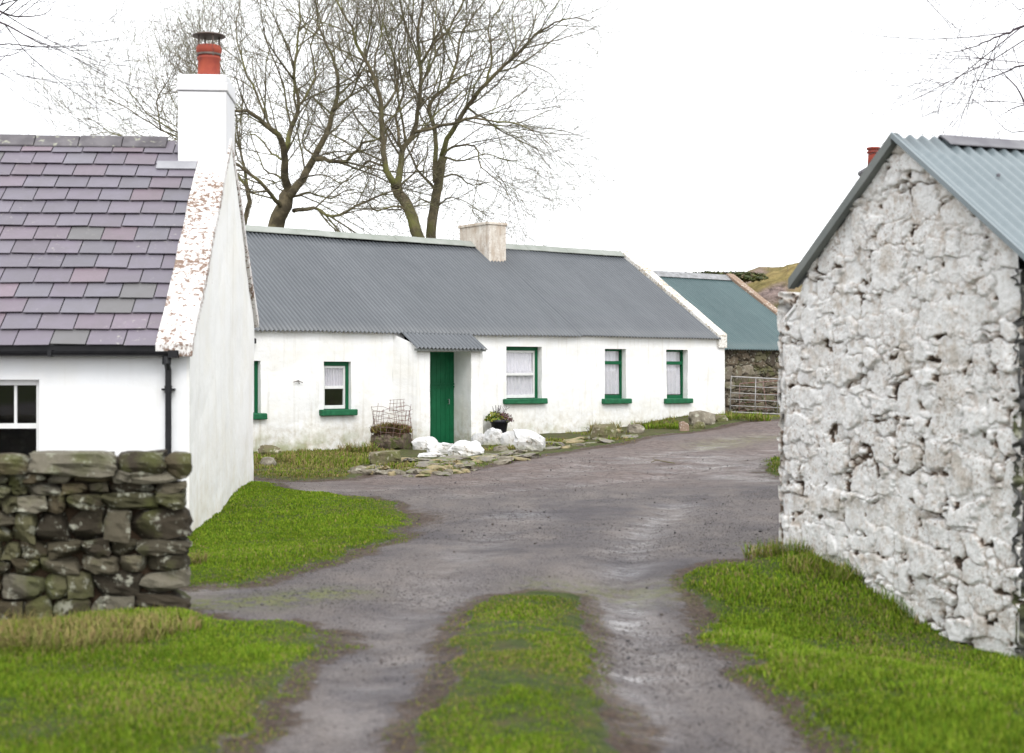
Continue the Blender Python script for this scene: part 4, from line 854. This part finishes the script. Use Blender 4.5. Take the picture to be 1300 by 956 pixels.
def tuft(px, py, n, r, hh, dry, label, seed, name='grass_tuft', dy=0, cat='grass tuft', pal=None):
    X_, Y_ = unp(px, py); rg = np.random.default_rng(seed); a = rg.uniform(0, 6.28, n); q = r*np.sqrt(rg.random(n)); px_ = X_+np.cos(a)*q; py_ = Y_+np.sin(a)*q*.7
    P_ = np.stack([px_-X_, py_-Y_, gzt(px_, py_)-gt1(X_, Y_)], 1); isd = rg.random(n) < dry; c = np.where(isd[:, None], DRY[rg.integers(0, 3, n)], (GREEN if pal is None else pal)[rg.integers(0, 5, n)])*rg.uniform(.8, 1.2, (n, 1))
    o = blades(name, P_, hh*rg.uniform(.4, 1.0, n), np.full(n, .007)*(Y_/10)**.6, c, .75, seed=seed); o.location = (X_, Y_, gt1(X_, Y_)); tag(o, label, cat); return o
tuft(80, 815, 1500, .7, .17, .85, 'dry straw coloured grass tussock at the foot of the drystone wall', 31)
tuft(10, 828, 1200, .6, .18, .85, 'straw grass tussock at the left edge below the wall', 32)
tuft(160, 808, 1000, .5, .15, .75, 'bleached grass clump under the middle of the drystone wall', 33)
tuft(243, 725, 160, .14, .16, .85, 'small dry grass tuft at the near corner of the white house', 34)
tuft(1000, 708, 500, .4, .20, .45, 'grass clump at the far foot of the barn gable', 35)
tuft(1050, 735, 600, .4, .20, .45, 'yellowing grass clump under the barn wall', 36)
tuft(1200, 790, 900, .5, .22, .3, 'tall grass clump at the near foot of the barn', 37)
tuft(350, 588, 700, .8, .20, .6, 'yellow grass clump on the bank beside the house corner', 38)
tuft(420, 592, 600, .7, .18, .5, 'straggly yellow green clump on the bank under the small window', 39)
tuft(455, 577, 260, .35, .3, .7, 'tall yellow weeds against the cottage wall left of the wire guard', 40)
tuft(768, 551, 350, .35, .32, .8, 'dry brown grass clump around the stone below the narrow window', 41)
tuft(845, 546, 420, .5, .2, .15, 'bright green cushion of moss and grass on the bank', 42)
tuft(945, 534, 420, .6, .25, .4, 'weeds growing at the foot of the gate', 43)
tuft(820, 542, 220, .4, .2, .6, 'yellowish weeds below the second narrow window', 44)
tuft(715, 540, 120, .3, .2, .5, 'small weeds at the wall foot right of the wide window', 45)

# ------------------------------------------------------------------ flower pot
def leafblob(center, rad, n, size, pal, seed, squash=.7):
    rg = np.random.default_rng(seed); d = rg.normal(size=(n, 3)); d /= np.linalg.norm(d, axis=1)[:, None]; d[:, 2] = np.abs(d[:, 2]); r = rad*rg.random(n)**.4
    c = d*r[:, None]*np.array([1, 1, squash*1.3])+np.array(center); t1 = rg.normal(size=(n, 3)); t1 /= np.linalg.norm(t1, axis=1)[:, None]; t2 = np.cross(t1, rg.normal(size=(n, 3))); t2 /= np.linalg.norm(t2, axis=1)[:, None]
    s = size*rg.uniform(.5, 1.2, (n, 1)); V_ = np.stack([c-t1*s, c+t2*s*.5, c+t1*s, c-t2*s*.5], 1).reshape(-1, 3); k = np.arange(n)*4
    pal = np.array(pal); cl = np.repeat(pal[rg.integers(0, len(pal), n)]*rg.uniform(.7, 1.3, (n, 1)), 4, 0); return V_, np.stack([k, k+1, k+2, k+3], 1), cl
fY = cY(634)-.42; fX = (634-HX)/FPX*fY; fz = CZ+(HY-553)/FPX*fY
fp = empty('flower_pot', (fX, fY, fz), 0, 'black plastic flower pot with yellow green and purplish flowers beside the porch', 'flower pot')
mb = MB(); mb.lathe([(.13, 0), (.14, .02), (.185, .28), (.205, .28), (.21, .34), (.19, .34), (.18, .30), (.02, .30)], n=24); mb.build('pot', M['pot'], fp, smooth=True)
V_, F_, C_ = leafblob((-.08, 0, .31), .24, 620, .035, [(.10,.17,.02), (.28,.30,.04), (.35,.33,.04), (.07,.12,.02)], 3); mesh_np('foliage', V_, F_, M['leafcol'], fp, cols=C_)
V_, F_, C_ = leafblob((.10, 0, .31), .21, 420, .03, [(.12,.04,.06), (.20,.10,.12), (.08,.09,.03), (.33,.24,.22)], 4); mesh_np('flowers', V_, F_, M['leafcol'], fp, cols=C_)
mb = MB(); random.seed(9)
for k in range(26):
    a = random.uniform(0, 6.28); r_ = random.uniform(0, .2); mb.tube([(.08*math.cos(a), .08*math.sin(a), .3), (r_*math.cos(a), r_*math.sin(a), .5+random.uniform(0, .08)), (r_*1.3*math.cos(a)+.02, r_*1.3*math.sin(a), .56+random.uniform(0, .1))], .0035, 4)
mb.build('stems', M['bark_far'], fp)
# ------------------------------------------------------------------ stone planter with heather, wire guard around it
pX, pY = unp(497, 574); pY += .35; pX = (497-HX)/FPX*pY; pz = gt1(pX, pY)
pl = empty('stone_planter', (pX, pY, pz), 0, 'dark mossy stone planter heaped with heather beside the porch', 'planter')
mb = MB(); random.seed(4)
for k in range(11):
    a = k*2*math.pi/11; vs, fs = stone_verts(.25, .18, .30+.08*math.sin(k*2.7), k*2.1, 4, .45, .5, 12); ca_, sa_ = math.cos(a+1.57), math.sin(a+1.57)
    mb.add([(.33*math.cos(a)+x*ca_-y*sa_, .25*math.sin(a)+x*sa_+y*ca_, z+.12) for x, y, z in vs], fs)
mb.build('stone_rim', speckled('dark_peaty_stone', (.05,.038,.028), (.16,.125,.095), 7, .9, .8, .02, .2, c=(.10,.11,.04), cs=8, cl=.5, ch=.6), pl)
V_, F_, C_ = leafblob((0, 0, .26), .42, 3200, .028, [(.12,.14,.03), (.08,.10,.025), (.20,.17,.05), (.14,.07,.04), (.22,.10,.06)], 8, .55); 
mb = MB(); mb.lathe([(.36, .12), (.36, .30), (.28, .38), (.14, .43), (.0, .44)], n=20); mb.v = [(x, y*.75, z+.02*math.sin(x*23+y*17)) for x, y, z in mb.v]; mb.build('soil', M['soil'], pl, smooth=True)
rg = np.random.default_rng(17); n_ = 1300; a_ = rg.uniform(0, 6.28, n_); q_ = rg.random(n_)**.5*.40
P_ = np.stack([q_*np.cos(a_), q_*.75*np.sin(a_), .42-.6*q_**2], 1); HP = np.array([(.13,.15,.03), (.20,.19,.05), (.26,.21,.08), (.13,.08,.05), (.22,.10,.07)])
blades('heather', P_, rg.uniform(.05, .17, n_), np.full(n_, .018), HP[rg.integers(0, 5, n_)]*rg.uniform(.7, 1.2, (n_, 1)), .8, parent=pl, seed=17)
wg = empty('wire_guard', (pX, pY, pz), 0, 'rusty bent wire mesh guard standing around the stone planter', 'wire guard')
mb = MB(); nA = 22; HH = .80
def wp(k, z): a = 2*math.pi*k/nA; r1 = .39+.02*math.sin(3*a); return (r1*math.cos(a)+.03*math.sin(z*6+k), r1*.75*math.sin(a), z*(1+.07*math.sin(a*2)))
for k in range(nA):
    h1 = HH*(.95+.12*math.sin(k*1.9)); mb.tube([wp(k, .1+(h1-.1)*j/5) for j in range(6)], .0042, 4)
for j in range(8):
    z_ = .15+j*.092; mb.tube([wp(k, z_+.012*math.sin(k*2.2+j)) for k in range(nA+1)], .0042, 4)
for k in range(5):
    mb.tube([(-.02+.07*k, -.25, .75), (.0+.065*k, -.2, .98+.02*math.sin(k*3))], .0042, 4)
for k in range(4): mb.tube([(-.03, -.25+.01*k, .76+k*.07), (.28, -.2, .78+k*.07)], .0042, 4)
mb.build('mesh', M['rustwire'], wg)

# ------------------------------------------------------------------ twig and leaf litter on the track
tX, tY = unp(838, 588); mb = MB(); mb.tube([(-.15, 0, .02), (-.05, .12, .05), (.1, -.05, .03), (.22, -.25, .02)], [.008, .011, .012, .006], 6); mb.tube([(-.05, .12, .05), (-.1, .3, .07), (-.06, .42, .09)], [.007, .005, .003], 5)
o = mb.build('fallen_branch', M['bark_thin'], None, smooth=True); o.location = (tX, tY, gt1(tX, tY)); tag(o, 'small fallen branch lying on the muddy track', 'branch')
# loose gravel
rg = np.random.default_rng(3); n = 260000; Xg = rg.uniform(-4.5, 5.5, n); Yg = rg.uniform(5.5, 27, n); g_, d_ = grassness(Xg, Yg)
ok = (g_ < -.0) & (np.abs(Xg) < Yg*.38) & (rg.random(n) < (7/np.maximum(Yg, 7))**1.6*(.12+.88*sstep(-.1, .35, fbm(Xg*.8, Yg*.8, 71, 3)+.1))); Xg, Yg = Xg[ok], Yg[ok]; n = len(Xg); zg = gzt(Xg, Yg)
s = rg.uniform(.003, .0075, n)*(1+(rg.random(n) < .012)*1.6); base = np.array([(1,0,0), (0,1,0), (-1,0,0), (0,-1,0), (0,0,.8), (0,0,-.6)]); fb = np.array([(0,1,4), (1,2,4), (2,3,4), (3,0,4), (1,0,5), (2,1,5), (3,2,5), (0,3,5)])
Vg = (base[None]*s[:, None, None]*rg.uniform(.6, 1.4, (n, 6, 1))+np.stack([Xg, Yg, zg+s*.3], 1)[:, None]).reshape(-1, 3); Fg = (fb[None]+np.arange(n)[:, None, None]*6).reshape(-1, 3)
cg = np.repeat(np.array([(.11,.10,.10), (.05,.047,.05), (.17,.155,.15), (.085,.068,.06)])[rg.integers(0, 4, n)], 6, 0)
o = mesh_np('gravel', Vg, Fg, vcol('loose_gravel', .8), None, cols=cg); tag(o, 'loose gravel scattered over the wet lane', 'gravel', kind='stuff')

# ------------------------------------------------------------------ bare winter trees
class Tree:
    def __init__(s, seed, twig=.0078): s.r = random.Random(seed); s.thick = MB(); s.thin = MB(); s.tw = twig; s.count = 0
    def branch(s, p, d, L, r, lvl, maxl, curl=.12):
        rr = s.r; n = 5 if lvl < maxl else 4; pts = [p]; st = L/n; dirs = [d]
        for i in range(n):
            d = (d+Vector((rr.gauss(0, .17), rr.gauss(0, .17), rr.gauss(0, .11)+curl*1.25))).normalized(); p = p+d*st; pts.append(p); dirs.append(d)
        rt = max(r*.35, s.tw*.55); rad = [r+(rt-r)*(i/n) for i in range(n+1)]
        (s.thick if r > .035 else s.thin).tube(pts, rad, 6 if r > .05 else (4 if r > .02 else 3), False); s.count += 1
        if lvl < maxl: s.spawn(pts, dirs, rad, L, lvl+1, maxl, curl)
    def spawn(s, pts, dirs, rad, L, lvl, maxl, curl):
        rr = s.r; sp = {1: .38, 2: .30, 3: .27, 4: .2}[lvl]; k = max(2, int(L/sp)); m = len(pts)-1
        for i in range(k):
            t = (.16+.84*(i+rr.random()*.8)/k)*m; j = min(int(t), m-1); f = t-j; p = pts[j].lerp(pts[j+1], min(f, 1)); d = dirs[j]; r0 = rad[j]*(1-f)+rad[j+1]*f
            ax = Vector((rr.gauss(0, 1), rr.gauss(0, .8), rr.gauss(0, 1))); ax = (ax-d*ax.dot(d))
            if ax.length < .1: continue
            ax.normalize(); ang = rr.uniform(.45, .95); nd = (d*math.cos(ang)+ax*math.sin(ang)).normalized()
            ln = {1: rr.uniform(1.5, 3.8), 2: rr.uniform(.8, 2.0), 3: rr.uniform(.4, 1.1), 4: rr.uniform(.2, .45)}[lvl]*(1.15-.45*t/m)
            ln = min(ln, L*.85)
            s.branch(p, nd, ln, min(r0*.6, {1: .030, 2: .0135, 3: s.tw, 4: s.tw*.7}[lvl]*rr.uniform(.8, 1.2)), lvl, maxl, curl*rr.uniform(-.3, 1.5))
    def limb(s, pix, r0, r1, Y, dY, maxl=3, curl=.1, child=True):
        P_ = [at(px, py, Y+dY*i/(len(pix)-1)+s.r.uniform(-.12, .12)) for i, (px, py) in enumerate(pix)]
        pts = []; n = len(P_)
        for i in range(n-1):                               # Catmull-Rom
            p0, p1, p2, p3 = P_[max(i-1, 0)], P_[i], P_[i+1], P_[min(i+2, n-1)]
            for t in (0, .33, .66): pts.append(.5*((2*p1)+(p2-p0)*t+(2*p0-5*p1+4*p2-p3)*t*t+(3*p1-p0-3*p2+p3)*t**3)+Vector((s.r.gauss(0, .02 if Y > 30 else .005), s.r.gauss(0, .02 if Y > 30 else .005), s.r.gauss(0, .02 if Y > 30 else .005))))
        r0 *= .74; r1 *= .8; pts.append(P_[-1]); m = len(pts)-1; rad = [r0+(r1-r0)*(i/m)**.8 for i in range(m+1)]; dirs = [(pts[min(i+1, m)]-pts[max(i-1, 0)]).normalized() for i in range(m+1)]
        s.thick.tube(pts, rad, 9 if r0 > .1 else 6, True)
        if child: s.spawn(pts, dirs, rad, sum((pts[i+1]-pts[i]).length for i in range(m)), 1, maxl, curl)
        return pts
    def finish(s, name, base, label, thickmat, thinmat, group=None):
        o = empty(name, base, 0, label, 'tree', group)
        for mb, nm, mt in ((s.thick, 'trunk', thickmat), (s.thin, 'crown', thinmat)):
            if mb.v:
                A = np.array(mb.v)-np.array(base); mb.v = [tuple(q) for q in A]; mb.build(nm, mt, o, smooth=True)
        return o
YT = 42.0
def ground_base(px, Y): x = (px-HX)/FPX*Y; return (x, Y, gz1(x, Y))
GT = 'bare winter trees behind the cottage'
A = Tree(1); A.limb([(346,440),(347,350),(349,295),(357,268),(366,246)], .42, .26, YT, 0, child=False)
A.limb([(366,246),(361,215),(361,185),(345,165),(322,144),(299,140),(262,128)], .19, .03, YT, -2.5)
A.limb([(361,190),(370,161),(380,135),(374,96),(378,50),(381,15),(376,-30)], .12, .02, YT, 1.5)
A.limb([(366,250),(384,227),(399,200),(415,169),(422,142),(430,108),(420,69),(405,30),(398,-20)], .19, .02, YT, 1.5)
A.limb([(399,202),(418,204),(441,204),(461,181),(480,177),(500,150)], .11, .02, YT, -2)
A.limb([(372,268),(399,265),(422,275),(453,261),(488,246),(510,240)], .09, .02, YT, -3)
A.limb([(357,268),(349,254),(330,231),(303,211),(285,200),(262,190)], .11, .02, YT, -3)
A.limb([(345,165),(325,120),(310,85),(300,40),(305,0)], .06, .015, YT, 1)
A.limb([(372,100),(350,70),(335,40),(330,-10)], .05, .012, YT, -2)
A.limb([(380,135),(400,100),(395,60),(410,20),(430,-25)], .06, .014, YT, 2.5)
A.limb([(422,142),(445,120),(455,90),(470,50),(472,0)], .06, .014, YT, -2)
A.limb([(357,275),(372,250),(395,245),(420,252),(445,240),(470,250)], .07, .012, YT, 2); A.limb([(361,200),(345,195),(330,175),(310,170),(295,180)], .05, .01, YT, 2)
A.limb([(366,246),(355,225),(335,215),(325,190),(318,165)], .06, .012, YT, 3); A.limb([(399,200),(385,180),(392,150),(388,120)], .05, .01, YT, 3); A.limb([(384,227),(410,222),(430,232),(450,225)], .04, .01, YT, -3)
A.finish('tree', ground_base(346, YT), 'bare spreading tree with thick forked mossy trunk, leftmost of those behind the cottage', M['bark'], M['bark_thin'], GT)
B = Tree(2); B.limb([(544,440),(538,330),(532,304),(518,265),(503,238)], .27, .19, YT-1.5, 0, child=False)
B.limb([(503,238),(491,215),(486,181),(484,135),(476,100),(457,65),(445,35),(426,0),(410,-30)], .14, .02, YT-1.5, -1)
B.limb([(503,238),(508,215),(511,192),(526,169),(532,127),(533,77),(530,38),(538,0),(540,-50)], .15, .025, YT-1.5, 1)
B.limb([(526,169),(549,163),(584,154),(600,149),(625,154),(649,156),(684,169),(702,190)], .075, .012, YT-1.5, -2.5, curl=-.02)
B.limb([(533,80),(549,58),(572,35),(588,0),(600,-30)], .07, .015, YT-1.5, -1)
B.limb([(486,140),(505,110),(500,70),(485,40),(480,0)], .06, .014, YT-1.5, 2)
B.limb([(476,100),(465,88),(450,95),(435,70),(428,40)], .05, .012, YT-1.5, -2)
B.limb([(532,110),(545,90),(552,60),(548,20),(560,-20)], .06, .014, YT-1.5, 2)
B.limb([(511,192),(503,150),(512,120),(506,80),(515,40),(508,0)], .07, .014, YT-1.5, 1.5)
B.limb([(518,265),(500,262),(480,268),(462,255),(445,262)], .05, .01, YT-1.5, -2, curl=.02); B.limb([(491,215),(470,205),(455,215),(435,205),(420,190)], .06, .01, YT-1.5, 2); B.limb([(486,181),(465,165),(450,145),(440,120)], .05, .01, YT-1.5, 2)
B.limb([(503,238),(520,225),(535,205),(548,190)], .05, .01, YT-1.5, 2); B.limb([(511,192),(490,160),(470,140),(462,110)], .05, .01, YT-1.5, 3)
B.finish('tree', ground_base(544, YT-1.5), 'bare tree with leaning mossy trunk and two upright limbs, in the middle behind the cottage', M['bark'], M['bark_thin'], GT)
C = Tree(3); C.limb([(548,440),(547,330),(547,306),(551,262),(558,225),(563,200)], .25, .16, YT+1, 0, child=False)
C.limb([(563,200),(567,177),(592,138),(618,104),(649,77),(672,54),(695,35),(726,23),(750,26)], .13, .012, YT+1, -2, curl=.05)
C.limb([(553,231),(551,165),(545,135),(568,108),(580,77),(588,38),(611,8),(630,-20)], .12, .015, YT+1, 1)
C.limb([(563,200),(572,187),(603,187),(611,212),(634,231),(653,262)], .06, .010, YT+1, -2, curl=-.06)
C.limb([(551,240),(530,215),(515,181)], .07, .03, YT+1, 1)
C.limb([(592,138),(615,150),(650,175),(680,190),(700,215)], .05, .01, YT+1, 1, curl=-.05)
C.limb([(618,104),(625,70),(620,35),(640,0),(660,-30)], .06, .012, YT+1, 1.5)
C.limb([(568,108),(590,95),(600,60),(625,30)], .05, .012, YT+1, 2)
C.limb([(649,77),(668,80),(700,95),(712,115)], .035, .008, YT+1, 1, curl=.0)
C.limb([(556,262),(575,250),(600,262),(625,280)], .035, .008, YT+1, -2, curl=.0)
C.limb([(551,262),(535,255),(520,262),(508,275)], .04, .008, YT+1, -2, curl=.0); C.limb([(558,225),(580,222),(600,235),(625,232),(645,245)], .05, .008, YT+1, 2, curl=.0); C.limb([(563,200),(590,205),(615,195),(645,205),(670,200)], .05, .008, YT+1, 2, curl=.02)
C.limb([(551,165),(535,150),(528,125),(520,100)], .05, .01, YT+1, 3); C.limb([(649,77),(655,50),(650,20),(665,-10)], .04, .01, YT+1, 2)
C.finish('tree', ground_base(548, YT+1), 'bare tree with straight trunk and one long limb sweeping right, nearest the cottage chimney', M['bark'], M['bark_thin'], GT)
D = Tree(4, .0100); D.limb([(306,440),(309,330),(309,288),(316,255),(312,227)], .16, .08, YT+5, 0, child=False)
D.limb([(312,227),(305,190),(285,150),(255,120),(240,80)], .07, .012, YT+5, 0)
D.limb([(314,240),(290,210),(250,185),(205,165),(165,140),(130,122)], .08, .012, YT+5, 1)
D.limb([(250,185),(215,185),(175,178),(140,168),(112,150)], .05, .012, YT+5, -1)
D.limb([(205,165),(200,130),(215,100),(225,75)], .04, .012, YT+5, 1)
D.limb([(285,150),(265,100),(270,60),(290,20)], .05, .012, YT+5, 1)
D.limb([(290,210),(262,190),(235,150),(215,120),(205,95)], .05, .012, YT+5, 2); D.limb([(250,185),(225,170),(195,150),(172,125),(160,110)], .05, .012, YT+5, -2); D.limb([(305,190),(300,150),(290,110),(275,70),(262,50)], .05, .012, YT+5, 1)
D.finish('tree', ground_base(306, YT+5), 'slender bare tree mostly hidden behind the white house chimney, twigs showing over the slates', M['bark'], M['bark_thin'], GT)
E = Tree(5, .0055); YE = 25.0
E.limb([(-190,560),(-185,300),(-170,150),(-120,90)], .25, .13, YE, 0, child=False)
E.limb([(-120,90),(-60,62),(-20,35),(1,29),(30,44),(55,56),(73,57)], .05, .006, YE, -.5, 2, .03); E.limb([(-120,90),(-60,20),(-10,12),(12,19),(35,21),(58,17),(68,6)], .045, .005, YE, .5, 2, .03)
E.limb([(-120,90),(-60,85),(-20,72),(10,71),(24,66)], .03, .005, YE, .3, 2, .02); E.limb([(-120,90),(-50,95),(-15,90),(5,95),(20,105)], .03, .005, YE, .3, 2, .0)
E.limb([(-120,90),(-80,0),(-60,-60),(-20,-40),(20,-8)], .07, .006, YE, .3, 2, .02)
E.finish('tree', ground_base(-190, YE), 'bare tree beyond the left edge, its thin twigs reaching over the slate roof', M['bark_far'], M['bark_far'])
Fx = Tree(6, .0045); YF = 19.0
Fx.limb([(1520,560),(1515,300),(1500,150),(1440,70)], .22, .11, YF, 0, child=False)
Fx.limb([(1440,70),(1370,30),(1300,34),(1282,42),(1262,48),(1240,58),(1210,66),(1192,66)], .035, .004, YF, -.5, 2, .02); Fx.limb([(1440,70),(1370,70),(1300,83),(1275,92),(1250,102),(1221,108)], .03, .004, YF, .5, 2, .02)
Fx.limb([(1440,70),(1360,105),(1310,135),(1290,110),(1272,92),(1260,78)], .03, .004, YF, .3, 2, .0); Fx.limb([(1440,70),(1380,130),(1310,132),(1285,138),(1268,148)], .025, .004, YF, .3, 2, -.02)
Fx.limb([(1440,70),(1380,0),(1330,-40),(1300,10),(1285,5)], .03, .004, YF, .2, 2, .0); Fx.limb([(1440,70),(1400,180),(1330,165),(1285,168),(1262,150)], .025, .004, YF, .2, 2, .0)
Fx.finish('tree', ground_base(1520, YF), 'bare tree beyond the right edge, purplish twigs hanging over the barn roof', M['bark_far'], M['bark_far'])

# ------------------------------------------------------------------ gorse and saplings on the hill
def bush(px, py, Y, r, n, label, seed, pal, name='bush'):
    P0 = at(px, py, Y); V_, F_, C_ = leafblob((0, 0, 0), r, n, .13, pal, seed, .45); rg = np.random.default_rng(seed); 
    V_ = V_*np.array([1.7, 1, .8]); o = mesh_np(name, V_, F_, M['leafcol'], None, cols=C_); o.location = (P0.x, P0.y, P0.z-r*.35)
    tag(o, label, 'bush', 'gorse bushes on the hill crest')
PG = [(.06,.075,.02), (.09,.10,.03), (.04,.05,.015), (.12,.09,.04)]
for i, px in enumerate(range(872, 945, 12)): bush(px, 349+2*math.sin(i*2), 66, .75+.15*math.sin(i*3), 700, 'dark green gorse bush on the skyline above the green roof', 60+i, PG)
H = Tree(8, .008)
for px, tp in ((945, 328), (950, 325), (938, 334), (1000, 326), (1012, 324), (990, 328), (975, 329)): 
    H.branch(at(px, 345, 66), Vector((.1*math.sin(px), 0, 1)).normalized(), (345-tp)/FPX*66*1.1, .012, 2, 3, .02)
H.finish('sapling', tuple(at(945, 345, 66)), 'wispy leafless saplings on the hill crest beside the rocks', M['bark_thin'], M['bark_thin'])
